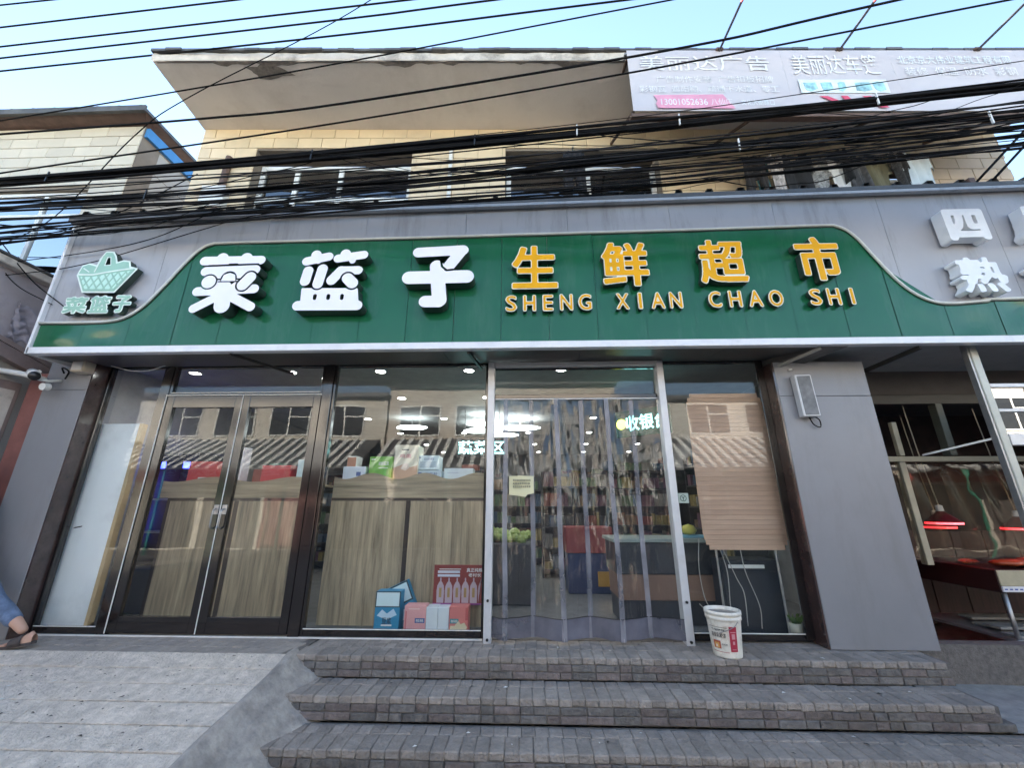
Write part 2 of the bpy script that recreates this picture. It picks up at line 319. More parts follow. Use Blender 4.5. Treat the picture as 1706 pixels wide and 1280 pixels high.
def glyph_field(s, box, grow, res=.006, margin=.07):
    # the character's filled area, thickened by grow metres
    me = text_mesh('g', s, box, 0, 0, [M['cable']]); n = len(me.vertices); co = np.zeros(n*3); me.vertices.foreach_get('co', co); co = co.reshape(-1, 3)[:, [0, 2]]
    me.calc_loop_triangles(); tri = np.array([t.vertices[:] for t in me.loop_triangles]); bpy.data.meshes.remove(me)
    x0, z0 = box[0]-margin, box[2]-margin; nx, nz = int((box[1]-box[0]+2*margin)/res)+1, int((box[3]-box[2]+2*margin)/res)+1
    X, Z = np.meshgrid(x0+np.arange(nx)*res, z0+np.arange(nz)*res); ins = np.zeros(X.shape, bool)
    for t in tri:
        a, b, c = co[t]; i0, i1 = int((min(a[0], b[0], c[0])-x0)/res), int((max(a[0], b[0], c[0])-x0)/res)+2; j0, j1 = int((min(a[1], b[1], c[1])-z0)/res), int((max(a[1], b[1], c[1])-z0)/res)+2
        x, z = X[j0:j1, i0:i1], Z[j0:j1, i0:i1]
        e = lambda p, q: (q[0]-p[0])*(z-p[1])-(q[1]-p[1])*(x-p[0])
        e1, e2, e3 = e(a, b), e(b, c), e(c, a); ins[j0:j1, i0:i1] |= ((e1 >= 0) & (e2 >= 0) & (e3 >= 0)) | ((e1 <= 0) & (e2 <= 0) & (e3 <= 0))
    return ins, x0, z0, res
def dilate(ins, r):
    k = int(math.ceil(r)); out = ins.copy()
    for dy in range(-k, k+1):
        for dx in range(-k, k+1):
            if dx*dx+dy*dy <= r*r: out |= np.roll(np.roll(ins, dy, 0), dx, 1)
    return out
def blur(f, n=2):
    for _ in range(n):
        f = (np.roll(f, 1, 0)+2*f+np.roll(f, -1, 0))/4; f = (np.roll(f, 1, 1)+2*f+np.roll(f, -1, 1))/4
    return f
def bold_loops(s, box, grow, res=.006):
    ins, x0, z0, h = glyph_field(s, box, grow, res); f = blur(dilate(ins, grow/res).astype(float))-.5+1e-6
    return contour(f, x0, z0, h)
def stroke_loops(ops, res=.006):
    pts = np.array([q for o in ops for q in o[1]]); x0, z0 = pts.min(0)-.12; x1, z1 = pts.max(0)+.12
    X, Z = np.meshgrid(np.arange(x0, x1, res), np.arange(z0, z1, res)); f = np.full(X.shape, -1.0)
    for op, P, r in ops:
        d = np.full(X.shape, 9.0)
        if op in '+-':
            for a, b in zip(P, P[1:] if len(P) > 1 else P):
                ax, az = a; bx, bz = b; L2 = (bx-ax)**2+(bz-az)**2
                t = np.clip(((X-ax)*(bx-ax)+(Z-az)*(bz-az))/(L2 or 1), 0, 1); d = np.minimum(d, np.hypot(X-ax-t*(bx-ax), Z-az-t*(bz-az)))
            f = np.maximum(f, r-d) if op == '+' else np.minimum(f, d-r)
        else:                                                        # filled polygon, r added round it
            n = len(P); ins = np.zeros(X.shape, bool)
            for i in range(n):
                (ax, az), (bx, bz) = P[i], P[(i+1) % n]
                c = ((az > Z) != (bz > Z)) & (X < (bx-ax)*(Z-az)/((bz-az) or 1e-9)+ax); ins ^= c
                L2 = (bx-ax)**2+(bz-az)**2; t = np.clip(((X-ax)*(bx-ax)+(Z-az)*(bz-az))/(L2 or 1), 0, 1); d = np.minimum(d, np.hypot(X-ax-t*(bx-ax), Z-az-t*(bz-az)))
            g = np.where(ins, d, -d)+r
            f = np.maximum(f, g) if op == 'p' else np.minimum(f, -g)
    f = f+1e-7; f[0, :] = f[-1, :] = f[:, 0] = f[:, -1] = -1
    return contour(f, x0, z0, res)

# ================================================================== GROUND AND STREET
struct('ground', B(-200, 200, -200, 200, -.52, -.50), M['dust'])
struct('street', MB().grid(lambda u, v: (-40+80*u, -22+20.85*v, -.462+.006*math.sin(40*u)*math.sin(23*v)), 80, 30), M['asphalt'])
# brick variants shared by all steps
def brick_meshes(sx, sy, sz, n, m, b=.005, jit=.0022): return [MB().bbox(-sx/2, sx/2, -sy/2, sy/2, -sz/2, sz/2, b, jit).mesh('brick', m) for _ in range(n)]
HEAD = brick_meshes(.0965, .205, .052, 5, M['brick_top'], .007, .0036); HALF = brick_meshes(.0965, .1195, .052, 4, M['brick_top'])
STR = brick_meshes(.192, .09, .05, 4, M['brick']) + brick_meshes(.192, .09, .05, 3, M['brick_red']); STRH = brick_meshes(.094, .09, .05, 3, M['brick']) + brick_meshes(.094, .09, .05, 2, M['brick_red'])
def brick(parent, me, x, y, z, rz=0.0):
    o = put('brick', random.choice(me), parent, (x, y, z), (random.uniform(-.012, .012), random.uniform(-.012, .012), rz+random.uniform(-.014, .014))); return o
def step(name, x0, x1, yf, yb, zt, zb, courses):
    core = struct(name, B(x0+.01, x1-.01, yf+.014, yb, zb, zt-.012), M['mortar'])
    x = x0+.05
    while x < x1:
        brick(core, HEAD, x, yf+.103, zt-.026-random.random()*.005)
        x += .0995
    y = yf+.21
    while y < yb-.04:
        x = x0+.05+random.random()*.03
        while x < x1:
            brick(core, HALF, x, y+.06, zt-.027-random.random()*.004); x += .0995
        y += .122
        if y > yf+.36: break
    for c in range(1, courses):
        x = x0+(.1 if c % 2 else .0)
        while x < x1-.1:
            if random.random() < .3: brick(core, STRH, x+.047, yf+.045+random.uniform(-.003, .005), zt-.026-.057*c); x += .1
            else: brick(core, STR, x+.097, yf+.045+random.uniform(-.003, .005), zt-.026-.057*c); x += .2
    return core
step('step', -2.02, 3.5, -.47, -.005, 0, -.17, 3)
step('step', -1.95, 3.47, -.795, -.46, -.17, -.34, 3)
step('step', -1.95, 5.6, -1.15, -.785, -.34, -.47, 2)
struct('landing', B(-7.5, 5, -.004, .12, -.5, .0), M['mortar'])
# paver strip in front of the left glazing
pv = struct('pavement', B(-7.6, -2.03, -.47, -.006, -.4, -.012), M['mortar'])
PAV = brick_meshes(.098, .145, .03, 4, M['paver'], .003, .001)
for r in range(3):
    for k in range(56):
        x = -7.55+k*.0995+(.05 if r == 1 else 0)
        if x < -2.08: put('paver', random.choice(PAV), pv, (x, -.079-r*.153, -.0155-random.random()*.003), (0, random.uniform(-.01, .01), -.16+random.uniform(-.01, .01)))
# ramp of concrete slabs
SL = .25; ang = math.atan(SL)
rp = struct('ramp', MB().add([(-9, -.46, -.02), (-2.06, -.46, -.02), (-2.06, -2.35, -.02-SL*1.89), (-9, -2.35, -.02-SL*1.89), (-9, -.46, -.55), (-2.06, -.46, -.55), (-2.06, -2.35, -.55), (-9, -2.35, -.55)],
       [(0, 3, 2, 1), (4, 5, 6, 7), (0, 1, 5, 4), (1, 2, 6, 5), (2, 3, 7, 6), (3, 0, 4, 7)]), M['ramp_joint'])
y = -.47; r = 0
while y > -2.3:
    d = random.uniform(.17, .21); x = -8.5+random.random()
    while x < -2.1:
        w = random.choice([1.5, 2.1, 2.6]); x1 = min(x+w, -2.06); 
        if x1-x > .1:
            me = MB().bbox(x, x1, -d/2+.0026, d/2-.0026, -.014, .014, .004, .0016).mesh('slab', M['ramp'])
            put('slab', me, rp, (0, y-d/2, SL*(y-d/2+.47)-.006-random.random()*.0015), (ang, random.uniform(-.0006, .0006), 0))
        x = x1+(.003 if random.random() < .6 else .0015)
    y -= d
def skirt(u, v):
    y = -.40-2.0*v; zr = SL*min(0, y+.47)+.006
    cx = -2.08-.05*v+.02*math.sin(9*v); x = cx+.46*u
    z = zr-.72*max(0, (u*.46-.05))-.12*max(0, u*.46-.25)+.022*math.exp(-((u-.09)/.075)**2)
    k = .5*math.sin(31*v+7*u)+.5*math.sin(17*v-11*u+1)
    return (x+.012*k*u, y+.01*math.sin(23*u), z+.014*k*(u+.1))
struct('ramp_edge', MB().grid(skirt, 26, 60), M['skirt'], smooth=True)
# pavement by the cooked-food stall
struct('side_pavement', MB().grid(lambda u, v: (3.5+8*u, -.79+5.2*v, -.30+.02*math.sin(5*u*3+4*v)-.04*(1-v)), 24, 20), M['dust'], smooth=True)
# litter
def litter():
    m = MB()
    for _ in range(420):
        x, y = random.uniform(-5.6, -2.2), random.uniform(-2.1, -.5); z = SL*(y+.47)+.008; r = random.uniform(.0025, .008)*(2.2 if random.random() < .1 else 1); a = random.random()*3.14
        m.add([(x+r*math.cos(a)*1.8, y+r*math.sin(a)*1.8, z), (x-r*math.sin(a)*.7, y+r*math.cos(a)*.7, z+.004), (x-r*math.cos(a)*1.8, y-r*math.sin(a)*1.8, z), (x+r*math.sin(a)*.7, y-r*math.cos(a)*.7, z+.003)], [(0, 1, 2, 3)], 1 if random.random() < .13 else 0)
    for _ in range(30):
        x = random.uniform(-1.4, 3.2); k = random.choice([(-.47, -.05, 0), (-.79, -.5, -.17), (-1.14, -.82, -.34)]); y = random.uniform(k[0]+.02, k[1]); z = k[2]+.004; r = random.uniform(.004, .011); a = random.random()*3.14
        m.add([(x+r*math.cos(a)*2, y+r*math.sin(a)*2, z), (x-r*math.sin(a), y+r*math.cos(a), z+.005), (x-r*math.cos(a)*2, y-r*math.sin(a)*2, z), (x+r*math.sin(a), y-r*math.cos(a), z+.003)], [(0, 1, 2, 3)], 1 if random.random() < .5 else 0)
    return m
tag(litter().build('litter', [M['black_plastic'], M['plastic_white']]), kind='stuff')
tag(MB().grid(lambda u, v: (-1.95+.17*u-.06*v*u, -1.62-.10*v-.05*u, -.268+.035*math.sin(3.1*u)*(1-v)-.1*v*0), 6, 3).build('paper_scrap', M['bill_pale']), 'torn pale scrap of paper lying at the foot of the concrete ramp edge', 'litter').location = (.3, .12, -.16)
tag(MB().tube(smooth_path([(-2.05, -1.67, -.30), (-2.00, -1.61, -.315), (-1.96, -1.57, -.335), (-1.91, -1.55, -.37)]), [.008]*18+[.006], 6).build('stick', M['black_plastic']), 'short black curved strip lying on the concrete ramp edge', 'litter')

# ================================================================== THE SHOP BUILDING
bld = thing('shop_building', 'two storey shop with grey pillars, cream tiled upper floor and deep plaster eave', 'building', (-4, .13, 0))
def part(name, mb, m, parent=None, smooth=False):                    # ground floor pieces, given in world coordinates
    o = mb.build(name, m, parent or bld, smooth)
    if parent is None: o.location = (4, -.13, 0)
    return o
def jbox(x0, x1, y0, y1, z0, z1, b=.004): return MB().bbox(x0, x1, y0, y1, z0, z1, b)
lp = part('pillar', jbox(-5.51, -4.985, -.2, .15, 0, 2.49), M['grey_panel']); jbox(-5.51, -4.985, -.198, .15, 2.494, 2.95).build('panel', M['grey_panel'], lp)
rp2 = part('pillar', jbox(2.72, 3.672, -.2, .15, 0, 2.35), M['grey_panel']); jbox(2.72, 3.672, -.198, .15, 2.354, 2.74).build('panel', M['grey_panel'], rp2)
part('pillar_return', B(-4.984, -4.966, -.196, .06, .002, 2.93), M['brown_stone'])
part('pillar_return', B(2.700, 2.718, -.196, .06, .002, 2.74), M['brown_stone'])
# soffit boards under the sign
for i, x in enumerate(np.arange(-5.2, 3.6, 1.45)):
    x1 = min(x+1.446, 2.95)
    if x1 > x+.2: part('soffit_board', MB().add([(x, -.585, 2.765), (x1, -.585, 2.765), (x1, .05, 2.83), (x, .05, 2.83), (x, -.585, 2.775), (x1, -.585, 2.775), (x1, .05, 2.84), (x, .05, 2.84)], [(3, 2, 1, 0), (4, 5, 6, 7), (0, 1, 5, 4), (1, 2, 6, 5), (2, 3, 7, 6), (3, 0, 4, 7)]), M['soffit_dark'])
part('soffit_end', MB().add([(2.952, -.585, 2.765), (3.25, -.585, 2.765), (2.952, .0, 2.70), (2.7, .0, 2.72), (2.952, -.585, 2.80), (3.25, -.585, 2.80), (2.952, .0, 2.81), (2.7, .0, 2.81)], [(3, 2, 1, 0), (4, 5, 6, 7), (0, 1, 5, 4), (1, 2, 6, 5), (2, 3, 7, 6), (3, 0, 4, 7)]), M['soffit_dark'])
part('soffit_board', B(3.26, 9.5, -.585, 2.0, 2.85, 2.87), M['int_ceiling'])
# room shell
part('floor', B(-4.98, 3.66, .12, 9, -.1, .008), M['int_floor'])
part('ceiling', B(-5.6, 3.66, .05, 9.1, 2.88, 2.95), M['int_ceiling'])
part('wall', B(-5.1, -4.99, .15, 9, 0, 2.88), M['int_wall']); part('wall', B(3.56, 3.66, .15, 9, 0, 2.88), M['int_wall']); part('wall', B(-5.1, 3.66, 9, 9.1, -.1, 2.95), M['int_wall'])
# --- glazing, each bay a window or door part of the building
def frame_mb(x0, x1, y0, y1, z0, z1, w, wb=None, wt=None):
    wb = w if wb is None else wb; wt = w if wt is None else wt
    m = MB().bbox(x0, x0+w, y0, y1, z0, z1, .004).bbox(x1-w, x1, y0, y1, z0, z1, .004)
    return m.bbox(x0+w, x1-w, y0+.002, y1-.002, z0, z0+wb, .004).bbox(x0+w, x1-w, y0+.002, y1-.002, z1-wt, z1, .004)
def bay(x0, x1, z0, z1, w=.04, wb=.06, name='window'):
    f = part(name, frame_mb(x0, x1, -.03, .03, z0, z1, w, wb, .03), M['black_frame'])
    B(x0+w-.004, x1-w+.004, -.006, .006, z0+wb-.004, z1-.028).build('pane', M['glass'], f)
    B(x0+w, x1-w, -.034, -.026, z0+wb+.001, z0+wb+.009).build('sealant', M['sealant'], f)
    return f
bay(-4.965, -4.262, .012, 2.83, .03)
part('post', jbox(-4.26, -4.17, -.04, .05, .005, 2.83), M['black_frame'])
bay(-4.168, -2.34, 2.46, 2.83, .03, .03)
def door(x0, x1, hx):
    d = part('door', frame_mb(x0, x1, -.035, .02, .02, 2.455, .085, .15, .14), M['black_frame'])
    B(x0+.08, x1-.08, -.012, -.004, .165, 2.32).build('pane', M['glass'], d)
    MB().tube(smooth_path([(hx, -.036, 1.0), (hx, -.075, 1.02), (hx, -.08, 1.1), (hx, -.075, 1.18), (hx, -.036, 1.2)]), .009, 8).build('handle', M['metal'], d, True)
    MB().bbox(hx-.028, hx+.028, -.041, -.034, 1.14, 1.24, .003).build('lock', M['metal'], d)
    return d
door(-4.165, -3.262, -3.305); door(-3.258, -2.345, -3.215)
part('seal_line', MB().box(-4.178, -4.169, -.046, -.04, .02, 2.47).box(-4.169, -2.34, -.043, -.037, 2.457, 2.465).box(-3.264, -3.256, -.042, -.036, .02, 2.456), M['sealant'])
part('post', jbox(-2.335, -2.222, -.045, .05, .005, 2.83), M['black_frame'])
bay(-2.22, -.415, .012, 2.83, .03)
bay(1.56, 2.7, .012, 2.83, .03)
part('post', jbox(2.62, 2.70, -.045, -.032, .03, 2.83), M['black_frame'])
part('threshold', B(-4.9, -.43, -.055, -.035, -.001, .010), M['sealant'])
# white aluminium door frame and glass above the strip curtain
df = part('door_frame', MB().bbox(-.41, -.335, -.135, -.02, -.005, 2.80, .004).bbox(1.475, 1.55, -.135, -.02, -.005, 2.80, .004).bbox(-.335, 1.475, -.125, -.03, 2.745, 2.80, .004), M['alu'])
for x, z in ((-.372, .03), (1.512, .03), (-.372, .36), (1.512, .36)): MB().tube([(x, -.136, z), (x, -.15, z)], .013, 8).build('screw_cap', M['black_plastic'], df)
fan = part('window', MB().bbox(-.334, 1.474, -.07, -.03, 2.385, 2.43, .004).bbox(-.334, 1.474, -.07, -.03, 2.73, 2.744, .003), M['black_frame'])
B(-.334, 1.474, -.055, -.047, 2.428, 2.732).build('pane', M['glass'], fan)
part('conduit', MB().tube(smooth_path([(-4.85, -.14, 2.80), (-4.6, -.13, 2.74), (-4.4, -.12, 2.745), (-4.25, -.08, 2.82)]), .006, 6), M['plastic_white'])
part('bracket', MB().obox((-3.1, -.58, 2.76), (-2.72, -.02, 2.72), .02, .03), M['black_plastic'])
part('bracket', MB().obox((-.58, -.55, 2.757), (-.5, -.02, 2.76), .03, .03), M['black_plastic'])
part('bracket', MB().obox((3.95, -.57, 2.75), (3.67, .1, 2.62), .03, .04), M['black_plastic'])
part('bracket', MB().obox((2.98, -.57, 2.752), (2.72, -.1, 2.68), .02, .03), M['metal'])

# --- upper floor, in the building's own turned axes (u along the wall, v into the building)
UP = (0, 0, math.atan2(.19, 6))
def upart(name, mb, m, smooth=False):
    o = mb.build(name, m, bld, smooth); o.rotation_euler = UP; return o
WINS = [(.06, 2.37, 4.7, 6.30), (3.75, 6.0, 4.7, 6.29), (8.63, 9.86, 4.9, 6.06)]
U0, U1 = -.8, 11.1
wall = MB()
xs = [U0] + [q for w in WINS for q in w[:2]] + [U1]
for a, b in zip(xs[::2], xs[1::2]): wall.box(a, b, 0, .3, 2.9, 6.70)
for u0, u1_, z0, z1 in WINS: wall.box(u0, u1_, 0, .3, 2.9, z0).box(u0, u1_, 0, .3, z1, 6.70)
wl = upart('wall', wall, M['grout'])
upart('wall', B(U0, U0+.2, .302, 9, 2.9, 6.7), M['side_wall']); upart('wall', B(U1-.2, U1, .302, 9, 2.9, 6.7), M['side_wall'])
TL = [MB().bbox(-.177, .177, -.018, 0, -.094, .094, .003, .0006).mesh('tile', M['tile']) for _ in range(4)]
row = 0; zt = 6.69
tiles_made = []
while zt > 4.75:
    h = .17 if row == 0 else .194
    u = U0 + (0 if row % 2 else -.18)
    while u < U1:
        a, b = max(u, U0), min(u+.36, U1)
        z0, z1 = zt-h, zt
        hit = False; segs = [(a, b)]
        for w0, w1, wz0, wz1 in WINS:
            if z1 > wz0+.02 and z0 < wz1-.02:
                segs = [s2 for s in segs for s2 in ((s[0], min(s[1], w0)), (max(s[0], w1), s[1])) if s2[1]-s2[0] > .03]
        for s0, s1 in segs:
            o = put('tile', random.choice(TL), wl, ((s0+s1)/2, random.uniform(-.002, .001), (z0+z1)/2)); o.scale = ((s1-s0-.006)/.354, 1, (h-.006)/.188)
        u += .36
    zt -= h; row += 1
def upwin(w, mull, tr, dark='dark_pane'):
    u0, u1_, z0, z1 = w
    f = frame_mb(u0+.01, u1_-.01, .14, .21, z0, z1-.16, .07)
    f.bbox(u0+.08, u1_-.08, .142, .208, tr-.04, tr+.04, .004)
    for q in mull: f.bbox(q-.035, q+.035, .144, .206, z0+.07, z1-.22, .004)
    o = upart('window', f, M['white_frame'])
    B(u0+.07, u1_-.07, .17, .178, z0+.05, z1-.2).build('pane', M[dark], o)
    B(u0, u1_, .0, .3, z1-.16, z1-.004).build('blind_box', M['room_dark'], o) if False else None
    B(u0-.1, u1_+.1, .31, 3, z0-.3, z1).build('room', M['room_dark'], o)
    return o
upwin(WINS[0], (.62, 1.28), 5.53); upwin(WINS[1], (1.0+3.98,), 5.5); upwin(WINS[2], (9.3,), 5.6)
# eave: sloping plaster soffit, broken fascia, roofing felt
E0, E1 = -.82, 11.3
ev = upart('eave', MB().add([(E0, -.005, 6.69), (E1, -.005, 6.69), (E1, -.94, 6.75), (E0, -.94, 6.75), (E0, .3, 6.92), (E1, .3, 6.92), (E1, -.94, 6.86), (E0, -.94, 6.86)], [(0, 1, 2, 3), (7, 6, 5, 4), (3, 2, 6, 7), (0, 3, 7, 4), (1, 5, 6, 2), (0, 4, 5, 1)]), M['soffit_plaster'])
def fas(u, v):
    x = E0-.01+(E1-E0+.02)*u; k = math.sin(x*7)+.6*math.sin(x*17.3+1)+.4*math.sin(x*41)
    return (x, -.955-.01*math.sin(3.1*v)+.004*k, 6.745+.135*v+.006*k*(1-v))
MB().grid(fas, 240, 5).build('fascia', M['fascia_plaster'], ev)
MB().box(E0-.01, E1+.01, -.95, -.9, 6.7, 6.745).build('drip_edge', M['fascia_plaster'], ev) if False else None
rf = MB()
for i in range(60):
    a = E0-.03+i*(E1-E0+.06)/60; b = a+(E1-E0+.06)/60; j = random.uniform(-.012, .012)
    rf.box(a, b, -.99+j, .6, 6.885+j*.4, 6.925+j*.5)
rf.build('roofing', M['dark_roof'], ev)
def patch(u0, n, s):
    P = []
    for k in range(n): a = 2*math.pi*k/n; rr = random.uniform(.6, 1.1); P.append((u0+s*1.7*rr*math.cos(a), .11*s/.2+.1*rr*math.sin(a)))
    v0 = -.93
    return MB().add([(x, v0+max(0, y), 6.7465-.06*(0)-max(0, y)*.064-.003) for x, y in P], [list(range(n))[::-1]])
patch(.62, 15, .2).build('broken_patch', M['patch'], ev)
cr = MB()
for i in range(150):
    a = E0+.05+i*(E1-E0-.1)/150; k = max(0, .5*math.sin(a*3.1)+.35*math.sin(a*8.3+1)+.25*math.sin(a*21)); k2 = max(0, .5*math.sin((a+.08)*3.1)+.35*math.sin((a+.08)*8.3+1)+.25*math.sin((a+.08)*21)); b = a+(E1-E0-.1)/150
    cr.add([(a, -.938, 6.7462), (b, -.938, 6.7462), (b, -.938+.014+.06*k2, 6.7462-.064*(.014+.06*k2)), (a, -.938+.014+.06*k, 6.7462-.064*(.014+.06*k))], [(3, 2, 1, 0)])
cr.build('crumbled_edge', M['patch'], ev)
upart('drainpipe', MB().tube([(2.95, -.05, 6.3), (2.95, -.05, 4.7)], .03, 8), M['white_frame'])
upart('drainpipe', MB().tube([(-.28, -.06, 6.1), (-.3, -.06, 4.6)], .045, 8), M['rust'])
upart('air_vent', MB().bbox(-.52, -.18, -.12, 0, 5.2, 5.55, .01), M['white_frame'])
# far low house beyond the right end
fh = thing('low_house', 'pale yellow low house glimpsed beyond the right end of the tiled shop', 'building', (10.2, 6, 0))
MB().box(-2.4, 4, 0, 4, -.5, 6.3).build('wall', M['tile2'], fh); MB().bbox(-2.6, 4.2, -.2, 4.2, 6.3, 6.45, .01).build('roof', M['dark_roof'], fh)

# ================================================================== SIGN ON THE FRONT
sg = thing('shop_sign', 'long green and grey shop sign with white and yellow raised characters', 'sign', (0, -.6, 2.76))
def spart(name, me_or_mb, m=None, parent=None, smooth=False):
    o = me_or_mb.build(name, m, None, smooth) if isinstance(me_or_mb, MB) else put(name, me_or_mb)
    o.parent = parent or sg
    if parent is None: o.location = (0, .6, -2.76)
    return o
SX0, SX1 = -5.25, 9.5
ztop = lambda x: 4.44+(x+5.3)*.0162
x = SX0
while x < SX1:
    x1 = min(x+1.15, SX1); a = 1.5
    spart('panel', MB().add([(x+.002, -.6, 2.84), (x1-.002, -.6, 2.84), (x1-.002, -.6, ztop(x1)), (x+.002, -.6, ztop(x)), (x+.002, -.57, 2.84), (x1-.002, -.57, 2.84), (x1-.002, -.57, ztop(x1)), (x+.002, -.57, ztop(x))], [(0, 1, 2, 3), (7, 6, 5, 4), (0, 4, 5, 1), (1, 5, 6, 2), (2, 6, 7, 3), (3, 7, 4, 0)]), M['sign_grey'])
    x = x1
KN = [(-5.25, 3.125), (-4.75, 3.122), (-4.45, 3.135), (-4.28, 3.19), (-4.13, 3.32), (-3.97, 3.56), (-3.83, 3.80), (-3.70, 3.99), (-3.56, 4.085), (-3.3, 4.10), (-1.8, 4.112), (.19, 4.132), (2.0, 4.15), (3.2, 4.168), (3.42, 4.15), (3.57, 4.03), (3.72, 3.75), (3.86, 3.49), (4.0, 3.32), (4.16, 3.225), (4.35, 3.2), (4.7, 3.225), (5.1, 3.245), (9.5, 3.27)]
KP = np.array([q[:2] for q in smooth_path([(a, b, 0) for a, b in KN], 5)]); gz = lambda x: float(np.interp(x, KP[:, 0], KP[:, 1]))
x = SX0+.01
gi = 0
while x < SX1:
    x1 = min(x+.5, SX1); a0, b0 = random.uniform(-.009, .009), random.uniform(-.004, .004); w1, w2 = random.random()*6, random.random()*6; dent = .017 if gz(x) < 3.5 else .008
    def g(u, v, x=x, x1=x1):
        X = x+.0025+(x1-x-.005)*u; zz = 2.84+(gz(X)-2.84)*v
        e = min(u, 1-u)*2; ev_ = min(v, 1-v)*2
        return (X, -.622+a0*(u-.5)-dent*math.sin(math.pi*u)*math.sin(math.pi*min(1, v*1.0))*math.sin(w1+2.2*v)-.004*math.sin(w2+5*v)*e*ev_, zz)
    m = MB().grid(g, 12, 14); m.add([(x+.0015, -.61, 2.84), (x1-.0015, -.61, 2.84), (x1-.0015, -.61, gz(x1)), (x+.0015, -.61, gz(x))], [(3, 2, 1, 0)])
    spart('green_panel', m, M['green'], None, True); x = x1; gi += 1
spart('bead', MB().tube([(q[0], -.632, q[1]) for q in KP], .015, 8), M['bead'], None, True)
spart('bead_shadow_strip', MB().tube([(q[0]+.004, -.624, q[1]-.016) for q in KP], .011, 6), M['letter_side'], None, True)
spart('trim', MB().bbox(SX0-.02, SX1, -.64, -.56, 2.765, 2.838, .004), M['white_trim'])
spart('trim', MB().add([(SX0-.03, -.64, 2.765), (SX0, -.64, 2.765), (SX0, -.64, 4.44), (SX0-.03, -.64, 4.44), (SX0-.03, -.0, 2.765), (SX0, -.0, 2.765), (SX0, -.0, 4.44), (SX0-.03, -.0, 4.44)], [(0, 1, 2, 3), (7, 6, 5, 4), (0, 4, 5, 1), (1, 5, 6, 2), (2, 6, 7, 3), (3, 7, 4, 0)]), M['white_trim'])
# roof sheet over the sign
cp = MB()
def capf(u, v):
    x = SX0-.06+(SX1-SX0+.06)*u; rib = .045 if (x*2.9) % 1 < .2 else 0
    return (x, -.68+.85*v, ztop(x)+.05+.1*v+rib)
cp.grid(capf, 1300, 1)
cap = spart('roof_sheet', cp, M['dark_roof'])
spart('gutter_lip', MB().add([(SX0-.06, -.68, ztop(SX0)+.0), (SX1, -.68, ztop(SX1)+.0), (SX1, -.68, ztop(SX1)+.05), (SX0-.06, -.68, ztop(SX0)+.05), (SX0-.06, -.62, ztop(SX0)), (SX1, -.62, ztop(SX1)), (SX1, -.62, ztop(SX1)+.05), (SX0-.06, -.62, ztop(SX0)+.05)], [(0, 1, 2, 3), (7, 6, 5, 4), (0, 4, 5, 1), (3, 2, 6, 7), (3, 7, 4, 0)]), M['dark_roof'])
spart('gutter_lip', MB().obox((SX0-.06, -.655, ztop(SX0)-.022), (SX1, -.655, ztop(SX1)-.022), .05, .035), M['sign_grey'])
# white rounded characters
r = .054
def capz(a, b, r): return ('+', [a, b], r)
cai = [capz((-3.457, 3.771), (-2.839, 3.77), r), ('+', [(-3.268, 3.803)], .064), ('+', [(-3.001, 3.797)], .066),
       ('-', [(-3.4, 3.712), (-2.85, 3.722)], .008), ('-', [(-3.17, 3.718), (-3.09, 3.719)], .016),
       capz((-3.415, 3.640), (-2.877, 3.652), .056), ('+', [(-3.27, 3.60), (-2.97, 3.60)], .05),
       capz((-3.453, 3.397), (-2.844, 3.42), .053), ('+', [(-3.177, 3.47), (-3.15, 3.225)], .085), ('+', [(-3.25, 3.45), (-3.0, 3.45)], .08),
       capz((-3.21, 3.34), (-3.447, 3.197), .05), capz((-3.07, 3.33), (-2.844, 3.209), .052),
       ('-', [(-3.355, 3.512)], .094), ('-', [(-3.146, 3.55)], .088), ('-', [(-2.912, 3.56), (-2.976, 3.467)], .082),
       ('+', [(-3.18, 3.44)], .085), ('-', [(-3.25, 3.512), (-3.03, 3.512)], .008),
       ('+', [(-3.355, 3.512)], .077), ('p', [(-3.215, 3.525), (-3.075, 3.525), (-3.09, 3.59), (-3.145, 3.61), (-3.2, 3.59)], .008), ('+', [(-2.912, 3.56), (-2.976, 3.467)], .063)]
lan = [capz((-2.326, 3.743), (-2.096, 3.797), .052), ('+', [(-2.234, 3.823)], .055), capz((-1.989, 3.771), (-1.716, 3.812), .05), ('+', [(-1.914, 3.828)], .056), ('+', [(-1.83, 3.74)], .035), ('+', [(-2.2, 3.74)], .03),
       capz((-2.293, 3.626), (-2.309, 3.5), .055), ('p', [(-2.32, 3.405), (-1.745, 3.395), (-1.72, 3.25), (-2.31, 3.25)], .012), 
       capz((-2.141, 3.646), (-2.168, 3.464), .064), capz((-1.939, 3.619), (-2.026, 3.506), .056), capz((-1.939, 3.622), (-1.755, 3.622), .05),
       ('-', [(-2.141, 3.646), (-2.168, 3.464)], .074), ('+', [(-2.141, 3.646), (-2.168, 3.464)], .056),
       ('-', [(-1.856, 3.526), (-1.799, 3.468)], .082), ('+', [(-1.856, 3.526), (-1.799, 3.468)], .062), capz((-2.344, 3.212), (-1.718, 3.206), .055),
       ('-', [(-2.176, 3.325), (-2.176, 3.295)], .02), ('-', [(-2.033, 3.323), (-2.033, 3.293)], .02), ('-', [(-1.889, 3.32), (-1.889, 3.29)], .02)]
zi = [capz((-1.123, 3.827), (-.645, 3.847), .06), ('+', [(-.66, 3.84), (-.779, 3.664)], .062), ('-', [(-.93, 3.75), (-.9, 3.66), (-.8, 3.60)], .0) ,
      capz((-1.202, 3.52), (-.594, 3.524), .075), ('+', [(-.915, 3.65), (-.868, 3.253)], .075), ('+', [(-1.014, 3.238), (-.876, 3.236)], .066),
      ('-', [(-.875, 3.72), (-.862, 3.65), (-.81, 3.602), (-.74, 3.61)], .012)]
zi = [q for q in zi if not (q[0] == '-' and q[2] == 0)]
